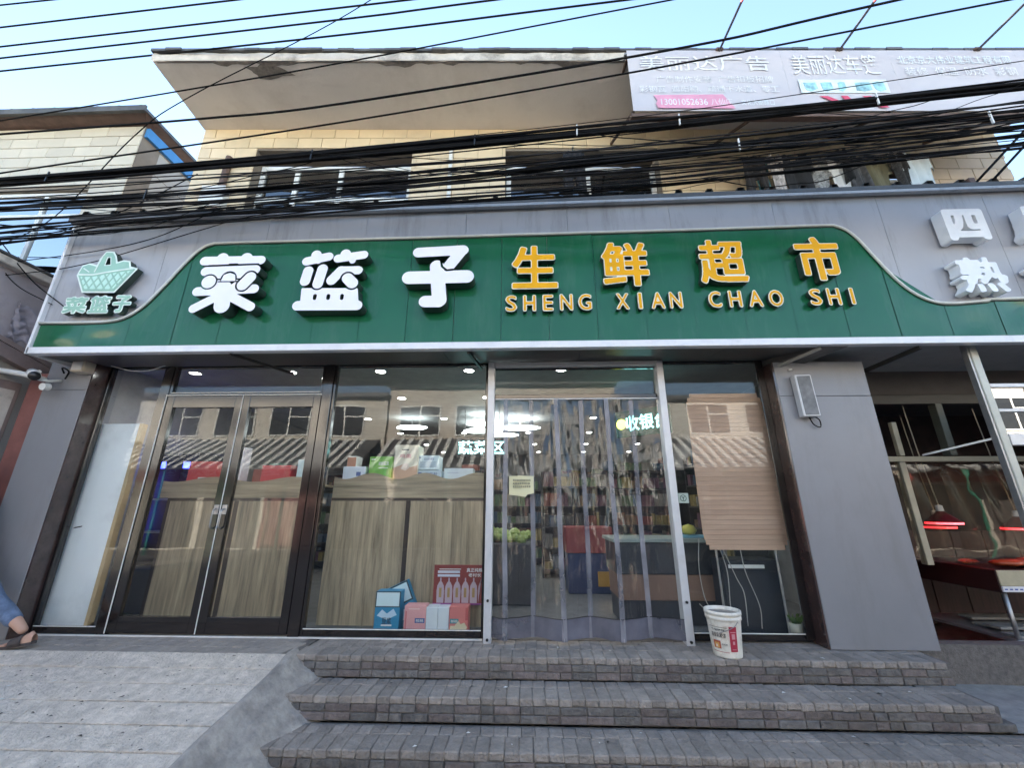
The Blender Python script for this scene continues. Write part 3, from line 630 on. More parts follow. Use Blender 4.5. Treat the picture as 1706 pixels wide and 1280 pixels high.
for ops in (cai, lan, zi):
    spart('letter', loops_mesh('letter', stroke_loops(ops), -.765, .125, [M['letter_white'], M['letter_side']]))
# yellow characters: pale edge box with a yellow face on it
def boxed(s, box, yf, d, grow, edge, face, rim, side='letter_side', res=.005, parent=None):
    o = spart('letter', loops_mesh('letter', bold_loops(s, box, grow, res), yf, d, [M[edge], M[side]]), parent=parent)
    me = loops_mesh('letter_face', bold_loops(s, box, grow-rim, res), yf-.004, 0.0036, [M[face]]); f = put('letter_face', me, o)
    return o
for s, b in (('生', (-.13, .36, 3.395, 3.92)), ('鲜', (.82, 1.32, 3.40, 3.945)), ('超', (1.83, 2.33, 3.42, 3.95)), ('市', (2.84, 3.30, 3.43, 3.965))):
    boxed(s, (b[0]+.02, b[1]-.02, b[2]+.02, b[3]-.02), -.715, .075, .024, 'letter_cream', 'letter_yellow', .011)
def latin(word, x0, x1, zb, h=.175):
    n = len(word); wid = {'I': .35, 'S': .82, 'H': .9, 'E': .75, 'N': .9, 'G': .95, 'X': .95, 'A': 1.0, 'C': .9, 'O': 1.02}; unit = h*.74
    for k, c in enumerate(word):
        w = wid[c]*unit; cx = x0+unit*.45+(x1-x0-unit*.9)*k/(n-1); zz = zb+.0055*(cx)
        bx = (cx-w/2, cx+w/2, zz, zz+h)
        if c == 'I': bx = (cx-.013, cx+.013, zz, zz+h)
        boxed(c, bx, -.68, .045, .011, 'letter_cream', 'letter_yellow', .008, res=.0035)
latin('SHENG', -.19, .69, 3.16); latin('XIAN', .96, 1.62, 3.16); latin('CHAO', 1.90, 2.63, 3.16); latin('SHI', 2.91, 3.39, 3.165)
# block characters at the right end
for s, b in (('四', (4.44, 4.86, 3.87, 4.26)), ('川', (5.2, 5.62, 3.87, 4.28)), ('熟', (4.38, 4.86, 3.25, 3.68)), ('食', (5.1, 5.6, 3.25, 3.7))):
    spart('letter', loops_mesh('letter', bold_loops(s, (b[0]+.025, b[1]-.025, b[2]+.025, b[3]-.025), .026 if s in '四川' else .015), -.735, .11, [M['white_solid'], M['white_solid']]))
# basket logo
bk = [(-4.924, 3.666), (-4.799, 3.455), (-4.444, 3.449), (-4.273, 3.731), (-4.355, 3.755), (-4.38, 3.824), (-4.45, 3.836), (-4.523, 3.81), (-4.559, 3.896), (-4.60, 3.95), (-4.68, 3.956), (-4.724, 3.865), (-4.735, 3.77), (-4.766, 3.785), (-4.835, 3.805), (-4.899, 3.778), (-4.915, 3.711)]
hole = [(-4.65, 3.785), (-4.585, 3.79), (-4.612, 3.885), (-4.648, 3.885)]
lg = spart('logo', loops_mesh('logo', stroke_loops([('p', bk, .012), ('q', hole, -.004)], .005), -.70, .07, [M['logo_edge'], M['letter_side']]))
put('logo_face', loops_mesh('logo_face', stroke_loops([('p', bk, -.008), ('q', hole, .010)], .004), -.7045, .004, [M['logo_green']]), lg)
bask = [(-4.90, 3.655), (-4.79, 3.475), (-4.455, 3.468), (-4.305, 3.72), (-4.45, 3.70), (-4.60, 3.675), (-4.74, 3.648)]
lat = [('p', bask, -.012)]
for k in range(-3, 9): lat.append(('-', [(-4.95+k*.085, 3.42), (-4.75+k*.085, 3.78)], .009))
for k in range(0, 13): lat.append(('-', [(-4.95+k*.085, 3.78), (-4.68+k*.085, 3.42)], .009))
put('lattice', loops_mesh('lattice', stroke_loops(lat, .004), -.708, .003, [M['logo_light']]), lg)
put('leaf_line', loops_mesh('leaf_line', stroke_loops([('+', [(-4.87, 3.745), (-4.80, 3.70)], .006), ('+', [(-4.905, 3.668), (-4.74, 3.662), (-4.6, 3.69), (-4.45, 3.715), (-4.31, 3.735)], .009), ('+', [(-4.7, 3.9), (-4.735, 3.7)], .006)], .004), -.7085, .003, [M['logo_edge']]), lg)
for s, b in (('菜', (-4.975, -4.70, 3.20, 3.40)), ('篮', (-4.69, -4.45, 3.20, 3.41)), ('子', (-4.43, -4.22, 3.205, 3.41))):
    boxed(s, (b[0]+.015, b[1]-.015, b[2]+.01, b[3]-.01), -.69, .06, .019, 'logo_edge', 'logo_green', .013, res=.004)

# ================================================================== BILLBOARD ON THE EAVE
bb = thing('billboard', 'faded pale banner billboard with pink telephone strip fixed along the eave', 'billboard', (-4, .13, 0)); bb.rotation_euler = UP
V = -1.05
for a, b in ((5.30, 7.2395), (7.2405, 8.6045), (8.6055, 10.2045), (10.2055, 11.6)):
    def bf(u, v, a=a, b=b): return (a+(b-a)*u, V-.012*math.sin(math.pi*u)*math.sin(math.pi*v)*(1 if a < 8 else .6), 5.76+1.02*v)
    MB().grid(bf, 14, 8).build('banner', M['bill'], bb, True)
MB().bbox(5.28, 11.6, V+.02, V+.10, 5.70, 5.752, .004).build('rail', M['rust'], bb)
MB().bbox(5.28, 11.6, V+.02, V+.07, 6.74, 6.77, .004).build('rail', M['metal'], bb)
m = MB()
for u in np.arange(5.32, 11.5, 1.55): m.obox((u, V+.05, 5.75), (u, V+.05, 6.76), .04, .04).obox((u, V+.05, 6.7), (u, -.3, 6.88), .03, .03).obox((u, V+.05, 5.8), (u, -.02, 6.4), .03, .03)
m.build('frame', M['rust'], bb)
def bt(s, box, m='bill_print', off=.004):
    put('lettering', text_mesh('lettering', s, box, V-.016, 0, [M[m]], off), bb)
bt('美丽达广告', (5.44, 7.06, 6.40, 6.66)); bt('广告制作安装  广告扣板招牌', (5.62, 7.06, 6.20, 6.31), off=.0); bt('彩钢瓦  遮阳棚、疏通下水道、零工', (5.40, 7.10, 6.04, 6.15), off=.0)
pk = MB().prism([(5.56, 5.995), (6.40, 6.005), (6.52, 5.78), (5.60, 5.785), (5.575, 5.86), (5.60, 5.9)], V-.0155, V-.0145); pk.build('pink_strip', M['bill_pink'], bb)
bt('13001052636', (5.64, 6.20, 5.835, 5.935), off=.004); bt('八仙庄', (6.24, 6.50, 5.83, 5.94), off=.0); bt('文化大街路口', (6.60, 7.0, 5.83, 5.92), 'bill_pale', .0)
bt('美丽达车篷', (7.34, 8.42, 6.34, 6.68)); bt('北京京大伟业建筑工程有限', (8.68, 10.1, 6.52, 6.66), 'bill_pale', 0); bt('装修  保温  防水  彩钢', (8.72, 10.1, 6.32, 6.46), off=.0)
MB().box(7.36, 8.44, V-.0155, V-.0145, 6.03, 6.25).build('picture_strip', M['bill_pale'], bb)
for k, w in enumerate((.17, .15, .1, .2, .16)):
    x = 7.40+k*.21; pts = [(x+w*random.uniform(0, .2), 6.06+random.uniform(0, .03)), (x+w*.5, 6.05), (x+w, 6.06+random.uniform(0, .05)), (x+w*.95, 6.2), (x+w*.5, 6.22+random.uniform(-.03, 0)), (x+.01, 6.19)]
    MB().prism(pts, V-.0185, V-.017).build('print_patch', M['bill_cyan'], bb)
for P in ([(7.56, 5.975), (7.66, 5.975), (7.84, 5.87), (7.88, 5.80), (7.82, 5.80), (7.72, 5.88)], [(7.82, 5.98), (7.90, 5.98), (8.02, 5.80), (7.92, 5.80)], [(8.08, 5.975), (8.18, 5.975), (8.36, 5.79), (8.26, 5.79)]): MB().prism(P, V-.0185, V-.017).build('print_patch', M['bill_red'], bb)
for u in (6.48, 8.0, 9.75):
    a = MB().tube([(u, V-.0, 6.77), (u, V-.75, 6.77)], .014, 8).build('lamp_arm', M['arm_paint'], bb, True)
    MB().tube([(u, V-.52, 6.77), (u, V-1.25, 6.77)], .0155, 8).build('red_sleeve', M['red_paint'], a, True)
    MB().bbox(u-.14, u+.14, V-1.5, V-1.25, 6.71, 6.80, .01).build('floodlight', M['metal'], a); MB().bbox(u-.045, u+.045, V-.03, V+.06, 6.765, 6.80, .006).build('arm_foot', M['rust'], a)

# ================================================================== LEFT NEIGHBOUR
nb = thing('tiled_house', 'cream tiled house with ribbed roof edge and blue strip left of the shop', 'building', (-7.6, .2, 0))
def npart(name, mb, m, parent=None, smooth=False):
    o = mb.build(name, m, parent or nb, smooth)
    if parent is None: o.location = (7.6, -.2, 0)
    return o
nw = npart('wall', MB().box(-13, -9.6, .2, .5, -.5, 6.92).box(-9.6, -6.42, .2, .5, 5.72, 6.92).box(-9.6, -6.42, .2, .5, -.5, 4.1).box(-6.42, -5.885, .2, .5, -.5, 6.92), M['grout'])
npart('wall', B(-6.1, -5.885, .501, 9, -.5, 6.9), M['side_wall'])
for zz in np.arange(4.6, 6.8, .42): npart('seam', B(-5.886, -5.881, .5, 6, zz, zz+.008), M['grout'])
T2 = [MB().bbox(-.212, .212, -.016, 0, -.09, .09, .003, .0006).mesh('tile', M['tile2']) for _ in range(3)]
z = 6.91; row = 0
while z > 4.0:
    x = -9.9-(.215 if row % 2 else 0)
    while x < -5.9:
        a, b = x, min(x+.43, -5.887); x += .43
        if z-.19 < 5.70 and a < -6.42:
            a = -6.42
            if b-a < .04: continue
        if b-a < .04: continue
        o = put('tile', random.choice(T2), nw, ((a+b)/2, .2+random.uniform(-.002, .001), z-.095)); o.scale = ((b-a-.006)/.424, 1, 1)
    z -= .19; row += 1
f = frame_mb(-9.58, -6.43, .24, .30, 4.1, 5.71, .06); f.bbox(-7.14, -7.08, .242, .298, 4.16, 5.65, .004).bbox(-8.6, -8.54, .242, .298, 4.16, 5.65, .004).bbox(-9.52, -6.49, .244, .296, 5.28, 5.33, .004)
wn = npart('window', f, M['white_frame']); B(-9.53, -6.48, .266, .274, 4.15, 5.66).build('pane', M['mirror_pane'], wn); B(-9.6, -6.4, .51, 3, 3.9, 5.8).build('room', M['room_dark'], wn)
rm = MB(); rm.box(-13, -5.72, -.02, 8, 6.98, 7.03)
rr_ = npart('roof', rm, M['dark_roof'])
npart('roof_lining', MB().add([(-13, .0, 6.985), (-5.73, .0, 6.985), (-5.73, .25, 6.93), (-13, .25, 6.93)], [(0, 1, 2, 3)]).add([(-5.73, 0, 6.985), (-5.73, 8, 6.985), (-5.885, 8, 6.9), (-5.885, .2, 6.9)], [(0, 1, 2, 3)]), M['rust'])
for x in np.arange(-9.9, -5.8, .34): MB().bbox(x, x+.05, -.045, 8, 7.03, 7.07, .008).build('rib', M['dark_roof'], rr_)
npart('roof_edge', B(-13, -5.70, -.05, -.021, 6.95, 7.05), M['dark_roof'])
BL = mat('blue_strip', (.05, .22, .5), .5); npart('blue_strip', B(-5.884, -5.83, .21, 6, 6.72, 6.89), BL)
# projecting ground floor front of that neighbour
an = thing('neighbour_shopfront', 'projecting shop corner with mauve moulding and red-brown pilaster beside the grey pillar', 'building', (-6.6, -.3, 0))
def apart(name, mb, m, smooth=False):
    o = mb.build(name, m, an, smooth); o.location = (6.6, .3, 0); return o
apart('wall', MB().grid(lambda u, v: (-5.92+.012*math.sin(9*u+5*v)+.01*math.sin(17*v), -1.4+1.55*u, 3.0+.85*v), 20, 14), M['tarp'], True)
apart('wall', B(-9, -5.94, -1.4, .15, -.45, 3.84), M['side_wall'])
apart('roof_slab', MB().bbox(-9.2, -5.82, -1.6, .19, 3.84, 3.93, .01), M['fascia_plaster'])
apart('roof_slab', MB().bbox(-9.2, -5.80, -1.62, .19, 3.932, 3.96, .004), M['dark_roof'])
TS = mat('torn_sheet', (.34, .31, .345), .85, vary=.3, scale=7, bump=.5, bscale=10)
apart('torn_sheet', MB().grid(lambda u, v: (-5.885+.02*math.sin(14*u+8*v)+.012*math.sin(30*v), -.42+.42*u-.08*v*math.sin(5*u), 3.05+.45*v-.08*u*v+.03*math.sin(20*u)), 16, 16), TS, True)
for k, (o_, h) in enumerate(((.0, .05), (.02, .06), (.045, .09))): apart('moulding', MB().obox((-5.88+o_*.3, -1.4, 3.28-.075*k), (-5.88+o_*.3, .16, 2.86-.075*k), .05+o_, h), M['beam'])
apart('pilaster', MB().bbox(-5.80, -5.515, -.12, .14, -.3, 2.72, .006), M['redbrown'])
apart('shutter_frame', MB().bbox(-5.95, -5.90, -.9, -.1, .2, 2.6, .01), M['beam'])
apart('shutter_panel', B(-5.9, -5.895, -.85, -.15, 1.5, 2.5), M['fascia_plaster']); apart('shutter_panel', B(-5.9, -5.895, -.85, -.15, .2, 1.45), M['redbrown'])
apart('pipe', MB().tube([(-7.2, -.5, 2.86), (-5.7, -.3, 2.66), (-5.45, -.26, 2.60)], .03, 10), M['white_frame'], True)
# camera, box lamp, loudspeaker
cc = thing('security_camera', 'white bullet security camera with black lens hood on the left grey pillar', 'camera', (-5.36, -.3, 2.6))
MB().tube([(-.14, -.05, .05), (-.02, -.12, .0), (.03, -.15, -.02)], [.05, .055, .052], 14).build('body', M['plastic_white'], cc, True)
MB().tube([(.02, -.145, -.015), (.07, -.175, -.035)], [.05, .046], 14).build('lens_hood', M['black_plastic'], cc, True)
MB().tube([(-.02, -.1, -.03), (.04, -.02, -.04), (.05, .09, 0)], .016, 8).build('bracket', M['plastic_white'], cc, True)
MB().tube([(.07, -.02, -.11), (.07, -.08, -.12)], .04, 12).build('floodlight', M['plastic_white'], cc)
MB().tube([(-.16, .0, .06), (-.05, -.06, .06)], .02, 8).build('cable_gland', M['plastic_white'], cc)
MB().tube(smooth_path([(.09, .09, .02), (.14, .06, .1), (.1, .02, .13), (.08, .07, .08)]), .008, 6).build('cord', M['cable_grey'], cc)
jb = thing('wall_box_lamp', 'beige box lamp under the left end of the sign above the grey pillar', 'lamp', (-5.03, -.27, 2.74))
MB().bbox(-.075, .075, -.06, .07, -.07, .06, .008).build('housing', mat('aged_cream_metal', (.5, .44, .35), .5, vary=.1), jb); MB().bbox(-.06, .06, -.066, -.06, -.055, .045, .003).build('cover', M['alu'], jb)
sp = thing('loudspeaker', 'small grey framed column loudspeaker hanging on the right grey pillar', 'loudspeaker', (2.95, -.2, 2.34), rz=0); sp.rotation_euler = (0, rad(-1.5), 0)
MB().bbox(-.085, .085, -.09, -.005, -.225, .225, .008).build('cabinet', M['alu'], sp)
SPK = mat('mesh_grille', (.2, .2, .2), .7, vary=.35, scale=9); MB().bbox(-.07, .07, -.095, -.089, -.21, .21, .003).build('grille', SPK, sp)
MB().tube(smooth_path([(-.0, -.03, -.22), (.03, -.03, -.3), (.09, -.03, -.33), (.1, -.03, -.26), (.06, -.03, -.22)]), .006, 6).build('cord', M['cable'], sp)
MB().lathe([(.0, 0), (.018, 0), (.018, .012), (0, .012)], (-.06, -.012, .3), 10).build('hook', M['plastic_white'], sp)

# ================================================================== CABLES OVER THE STREET
def cable(pts, r, label, group=None, name='overhead_cable', m='cable', n=6, ext=True):
    P = [Vector(p) for p in pts]
    if ext:
        d0 = (P[0]-P[1]).normalized(); d1 = (P[-1]-P[-2]).normalized(); P = [P[0]+d0*7] + P + [P[-1]+d1*8]
    return tag(MB().tube(smooth_path(P, 7), r, n).build(name, M[m], None, True), label, 'cable', group)
yk = lambda x, o=0: -1.2+o-.075*x
TA = lambda x: 4.88+.0022*(x+.5)**2
TB = lambda x: 4.485+.0036*(x+.6)**2
TC = lambda x: float(np.interp(x, [-6, -1.9, 1.5, 4.4, 9], [4.2, 4.26, 4.24, 4.37, 4.6]))
def bundle_cable(fz, dz, dy, r, label, group, wob=.012, twist=0, m='cable'):
    ph = random.random()*6; P = []
    for x in np.arange(-14, 15.1, 2.2): P.append((x, yk(x, dy+wob*math.sin(x*.9+ph)), fz(x)+dz+wob*1.4*math.sin(x*.7+ph*2)+twist*x))
    th = 'thick' if r > .0125 else 'medium' if r > .0085 else 'slim' if r > .0055 else 'hair thin'
    cable(P, r, th+' '+label.replace('black', 'grey' if m == 'cable_grey' else 'black'), group, ext=False, m=m)
GA = 'cables of the topmost thick bundle'; LA = 'black cable of the topmost thick bundle crossing below the billboard'
for dz, dy, r in ((0, 0, .022), (.035, .02, .018), (-.03, .01, .017), (.012, -.03, .016), (-.05, -.015, .012), (.055, -.01, .01), (-.012, .03, .014)): bundle_cable(TA, dz, dy, r, LA, GA, .008)
GB = 'cables of the middle bundle'; LB = 'black cable of the middle bundle crossing in front of the upper windows'
for k in range(10): bundle_cable(TB, random.gauss(0, .05), random.gauss(0, .04), random.choice([.006, .007, .009, .011, .014]), LB, GB, .022, random.gauss(0, .003), random.choice(['cable', 'cable', 'cable_grey']))
GC = 'cables of the lowest bundle'; LC = 'black cable of the lowest bundle running just above the sign roof sheet'
for k in range(9): bundle_cable(TC, random.gauss(.03, .06), random.gauss(0, .05), random.choice([.005, .006, .008, .01, .013]), LC, GC, .022, random.gauss(0, .004), random.choice(['cable', 'cable', 'cable_grey']))
GL = 'loose thin cables between the bundles'; LL = 'loose black cable slanting between the cable bundles'
for k in range(12):
    za = random.uniform(4.2, 4.85); zb = min(5.0, max(4.1, za+random.gauss(.0, .17))); bundle_cable(lambda x, za=za, zb=zb: za+(zb-za)*(x+6)/11+.004*(x+.5)**2-.02, 0, random.uniform(-.12, .12), random.choice([.004, .005, .0065, .008]), LL, GL, .02, 0, random.choice(['cable', 'cable', 'cable_grey']))
GD = 'sagging strands hanging from the bundles'
for k in range(26):
    xa = random.uniform(-6.5, 3.5); L_ = random.uniform(1.6, 4.5); xb = xa+L_; f1, f2 = random.choice([(TA, TB), (TB, TB), (TB, TC), (TC, TC), (TB, TA), (TC, TB)]); sg_ = random.uniform(.03, .22); o_ = random.uniform(-.06, .06)
    za, zb = f1(xa)+random.gauss(0, .04), f2(xb)+random.gauss(0, .04)
    P = [(xa+L_*t/8, yk(xa+L_*t/8, o_), za+(zb-za)*t/8-4*sg_*(t/8)*(1-t/8)+.012*math.sin(t*2.3+k)) for t in range(9)]
    r_ = random.choice([.003, .004, .005, .0065]); cable(P, r_, ('thin' if r_ > .0045 else 'hairline')+' sagging strand hanging loose between the cable bundles', GD, ext=False, n=5)
# single wires against the sky
for P, r, l in (([(-7.79, -.62, 8.39), (-7.01, -.67, 8.36)], .011, 'short topmost wire in the upper left sky corner'),
                ([(-7.57, -.63, 7.88), (-3.96, -.9, 7.76)], .012, 'second sky wire from the top at upper left'),
                ([(-7.38, -.65, 7.44), (-2.28, -1.03, 7.3), (-1.47, -1.09, 7.28)], .012, 'upper of two parallel sky wires above the eave corner'),
                ([(-7.28, -.65, 7.21), (-2.25, -1.03, 7.08), (-.39, -1.17, 7.07)], .012, 'lower of two parallel sky wires above the eave corner'),
                ([(-7.16, -.66, 6.94), (-2.21, -1.03, 6.80), (1.18, -1.29, 6.77)], .012, 'sky wire passing just over the eave corner of the shop'),
                ([(-5.93, -.76, 6.03), (-4.23, -.88, 6.15), (-2.15, -1.04, 6.30), (1.64, -1.32, 6.68)], .009, 'thin wire rising across the plaster eave to the sky'),
                ([(-6.64, -.70, 5.75), (-3.86, -.91, 5.64), (-2.06, -1.05, 5.63), (1.71, -1.33, 5.91), (3.89, -1.49, 6.25)], .013, 'upper wire crossing the eave and the billboard face'),
                ([(-6.36, -.72, 5.10), (-2.02, -1.05, 5.35), (1.68, -1.33, 5.68), (4.88, -1.57, 6.06)], .010, 'lower wire crossing the eave and the billboard face')):
    cable(P, r, l)
cable([(-1.2, -1.05, 8.1), (-2.35, -1.05, 6.99), (-3.88, -1.05, 5.82), (-4.6, -.9, 5.4), (-6.2, -.2, 4.9), (-7.4, .15, 4.7)], .006, 'thin diagonal wire running down past the eave corner to the tiled house', ext=False)
for P, r, l in (([(-9, -.5, 4.05), (-6.17, -.59, 4.18), (-4.98, -.65, 4.34), (-3.73, -.71, 4.41), (-2.5, -.78, 4.39), (1, -.8, 4.5)], .012, 'thick drooping cable ending over the left grey sign panel'),
                ([(-9, -.5, 4.2), (-6.21, -.59, 4.28), (-5.43, -.63, 4.31), (-4.67, -.67, 4.56), (-3.88, -.71, 5.02)], .006, 'thin wire kinking upward over the left sign corner'),
                ([(-8, -.5, 3.7), (-6.05, -.6, 3.9), (-4.94, -.65, 4.0), (-4.17, -.69, 4.15), (-3.52, -.72, 4.48)], .005, 'thin wire slanting up over the basket emblem'),
                ([(-8, -.5, 3.6), (-5.98, -.6, 3.74), (-4.96, -.65, 3.84), (-3.67, -.72, 4.2), (-3.06, -.75, 4.36), (-2, -.8, 4.45)], .005, 'lowest thin wire crossing the basket emblem'),
                ([(-7, -.5, 4.9), (-6.19, -.59, 4.23), (-5.57, -.62, 3.68), (-5.0, -.66, 3.3)], .006, 'thin wire falling steeply to the left end of the sign'),
                ([(-6.6, -.55, 4.5), (-6.1, -.59, 3.95), (-5.7, -.62, 3.6), (-5.2, -.62, 3.35)], .005, 'second thin wire falling to the neighbour wall')):
    cable(P, r, l, ext=False)
for k, (a, b, l) in enumerate((((5.08, -.6, 4.70), (6.5, -.7, 6.05), 'upper steel stay at the right end of the sign roof'), ((5.2, -.6, 4.66), (6.5, -.7, 5.9), 'lower steel stay at the right end of the sign roof'))): cable([a, b], .014, l, ext=False, name='stay_wire')
tag(MB().bbox(5.02, 5.09, -.62, -.56, 4.62, 4.78, .006).build('stay_anchor', M['rust']), 'brown steel anchor block on the sign roof sheet under the stays', 'anchor')
TIEL = ['upper window gap', 'second upper window', 'black sweater', 'billboard telephone strip', 'checked green top', 'first upper window', 'pale blue shirt', 'tiled house', 'left eave end']
for i, (x, fz, c) in enumerate(((-.5, TA, 0), (.55, TA, 1), (3.35, TA, 1), (1.55, TA, 1), (2.05, TB, 1), (-2.3, TA, 0), (4.2, TB, 1), (-5.6, TA, 0), (-4.2, TB, 0))):
    tag(MB().obox((x, yk(x)-.03, fz(x)-.07), (x+.005, yk(x)-.03, fz(x)+.07), .014, .012).build('cable_tie', M['plastic_white' if c else 'black_plastic']), ['black', 'white'][c]+' plastic tie on a cable bundle in front of the '+TIEL[i], 'cable tie', ['black', 'white'][c]+' ties on the bundles')
for px in (-14.6, 15.4):
    up_ = thing('utility_pole', 'concrete utility pole at the %s end of the cables' % ('left' if px < 0 else 'right'), 'pole', (px, yk(px), -.46))
    MB().tube([(0, 0, 0), (0, 0, 9.5)], [.16, .10], 14).build('pole', M['dust'], up_, True); MB().bbox(-.05, .05, -.9, .9, 5.2, 5.3, .01).build('crossarm', M['metal'], up_)

# ================================================================== LAUNDRY
ln = tag(MB().tube(smooth_path([(2.7, .0, 5.80), (3.6, .0, 5.78), (4.4, .0, 5.77), (5.7, .02, 5.80)]), .008, 6).build('clothes_line', M['cable_grey'], None, True), 'washing line strung in front of the tiled upper wall', 'clothes line')
def garment(x0, x1, z1, z0, m, label, name, legs=False, hang=.0):
    ph = random.random()*6; w = x1-x0
    def g(u, v):
        x = x0+w*u+(.10*w*(u-.5)*(1-v)); z = z0+(z1-z0)*v
        sh = 0
        if legs and v < .55: sh = -.5*(u-.5)*w*.0
        return (x, .0+hang+.035*math.sin(u*11+ph)*(1.15-v)+.015*math.sin(u*23+v*5), z+(.04*math.cos(math.pi*(u-.5)*1.0)-.03)*v+.02*math.sin(7*u+ph)*(1-v))
    nu, nv = 18, 14; mb = MB().grid(g, nu, nv)
    keep = []
    for fi, fc in enumerate(mb.f):
        i, j = fi % nu, fi//nu; u, v = (i+.5)/nu, (j+.5)/nv
        if legs and v < .5 and abs(u-.5) < .13*(1-v): continue
        if not legs and v > .8 and abs(u-.5) < .16*(v-.8)/.2*1.1: continue
        if not legs and v < .62 and (u < .14 or u > .86): continue
        keep.append(fc)
    mb.f = keep; mb.mi = [0]*len(keep)
    o = mb.build(name, m, None, True); md = o.modifiers.new('cloth', 'SOLIDIFY'); md.thickness = .006
    return tag(o, label, 'clothes')
cm = lambda n, c, **k: mat(n, c, .9, **k)
garment(2.98, 3.30, 5.80, 5.0, cm('dark_brown_cloth', (.02, .016, .015)), 'black hanging trousers leftmost on the washing line', 'trousers', True)
garment(3.12, 3.36, 5.79, 5.2, cm('green_blue_cloth', (.06, .14, .14), vary=.8, scale=14), 'dark green and blue checked top beside black trousers', 'shirt', hang=.05)
garment(3.30, 3.50, 5.80, 5.1, cm('white_floral_cloth', (.4, .36, .34), vary=.6, scale=18), 'narrow white floral top on the washing line', 'shirt', hang=-.03)
garment(3.42, 3.92, 5.81, 5.05, cm('black_cloth', (.012, .012, .014)), 'wide black sweater next to white floral top', 'sweater')
garment(3.78, 4.18, 5.77, 5.0, cm('grey_check_cloth', (.22, .22, .22), vary=.8, scale=26), 'grey patterned shirt in the middle of the washing line', 'shirt', hang=.04)
garment(4.12, 4.40, 5.82, 5.05, cm('white_black_cloth', (.7, .7, .7), vary=.1), 'bright white top half hidden by a dark jacket', 'shirt', hang=.02)
garment(4.2, 4.36, 5.84, 5.3, cm('dark_cloth', (.02, .02, .022)), 'small dark jacket hung over bright white top', 'jacket', hang=-.05)
garment(4.40, 4.62, 5.78, 5.0, cm('charcoal_cloth', (.07, .07, .075), vary=.5, scale=12), 'charcoal trousers beside the white top', 'trousers', True, hang=.03)
garment(4.58, 4.95, 5.76, 5.0, cm('olive_cloth', (.13, .12, .075), vary=.2), 'pale olive shirt on the washing line', 'shirt', hang=.05)
garment(4.90, 5.12, 5.80, 5.0, cm('black_lace_cloth', (.03, .028, .028), vary=.9, scale=30), 'black lace top next to the pale blue shirt', 'shirt', hang=-.02)
garment(5.02, 5.45, 5.79, 5.0, cm('pale_blue_cloth', (.5, .56, .6), vary=.08), 'pale blue shirt rightmost on the washing line', 'shirt')
garment(.56, .86, 5.98, 5.05, cm('black_coat_cloth', (.014, .014, .018)), 'black coat hanging alone before the second upper window', 'coat', True)
hk = thing('wall_hook', 'steel arm on the wall carrying the black coat', 'hook', (.7, .3, 6.0)); MB().tube([(0, 0, 0), (0, -.35, .01)], .01, 6).build('arm', M['metal'], hk)
# ================================================================== INSIDE THE SHOP
def dl(x, y, label, group, lamp=0):
    t = thing('ceiling_light', label, 'light', (x, y, 2.88), group)
    MB().lathe([(.075, -.001), (.075, -.012), (.06, -.016), (.06, -.001)], n=20).build('rim', M['plastic_white'], t); MB().lathe([(0, -.0125), (.06, -.0125)], n=20).build('bulb', M['down'], t)
    if lamp:
        l = bpy.data.lights.new('lamp', 'SPOT'); l.energy = lamp; l.shadow_soft_size = .06; l.spot_size = rad(150); l.spot_blend = .6; l.color = (1, .98, .94)
        o = put('lamp', l, t, (0, 0, -.03))
for x in (-4.25, -2.99, -1.83, -.70, .46): dl(x, .35, 'round lit downlight in the row just behind the front glass', 'downlights of the front row', 2.5)
for x in (-3.3, -1.95, -.6, .75, 2.1): dl(x, 1.65, 'round lit downlight in the second ceiling row', 'downlights of the second row', 2.2)
for y in (3.2, 4.8, 6.6, 8.2):
    for x in (-3.4, -1.9, -.4, 1.0, 2.4): dl(x+.1*y, y, 'small round lit downlight deep inside the shop', 'downlights deep in the shop', 2 if y < 6 else 0)
# wooden partition behind the windows
pt = thing('window_partition', 'wood grain display partition with wavy top behind the front glass', 'partition', (-2.4, .33, 0))
def ppart(name, mb, m, parent=None):
    o = mb.build(name, m, parent or pt)
    if parent is None: o.location = (2.4, -.33, 0)
    return o
def wave(x0, x1, z0, zb, amp, per, ph): 
    n = 48; return [(x0, z0)]+[(x1, z0)]+[(x1-(x1-x0)*k/n, zb+amp*math.sin((x1-(x1-x0)*k/n)*2*math.pi/per+ph)) for k in range(n+1)]
for a, b in ((-2.235, -1.365), (-1.315, -.43)): ppart('panel', B(a, b, .32, .34, .02, 1.285), M['wood_v'])
ppart('strip', B(-1.365, -1.315, .315, .345, .02, 1.285), M['dark_wood']); ppart('strip', B(-2.235, -.43, .316, .344, 1.286, 1.318), M['dark_wood'])
ppart('top_board', MB().prism(wave(-2.235, -.43, 1.319, 1.565, .035, .62, .9), .32, .34), M['wood_h'])
ppart('shelf', B(-2.235, -.43, .341, .75, 1.50, 1.52), M['wood_h'])
for a, b in ((-4.30, -3.50), (-3.45, -2.45)): ppart('panel', B(a, b, .50, .52, .02, 1.285), M['wood_v'])
ppart('strip', B(-3.5, -3.45, .495, .525, .02, 1.285), M['dark_wood']); ppart('strip', B(-4.30, -2.45, .496, .524, 1.286, 1.32), M['dark_wood'])
ppart('top_board', MB().prism(wave(-4.45, -2.45, 1.321, 1.54, .03, 1.0, .4), .50, .52), M['wood_h']); ppart('shelf', B(-4.3, -2.45, .521, .9, 1.46, 1.48), M['wood_h'])
ppart('side_panel', B(-4.34, -4.301, .50, 1.1, .02, 1.32), M['dark_wood'])
wb_ = thing('white_board', 'tall plain white board leaning behind the leftmost glass panel', 'board', (-4.77, .08, .02))
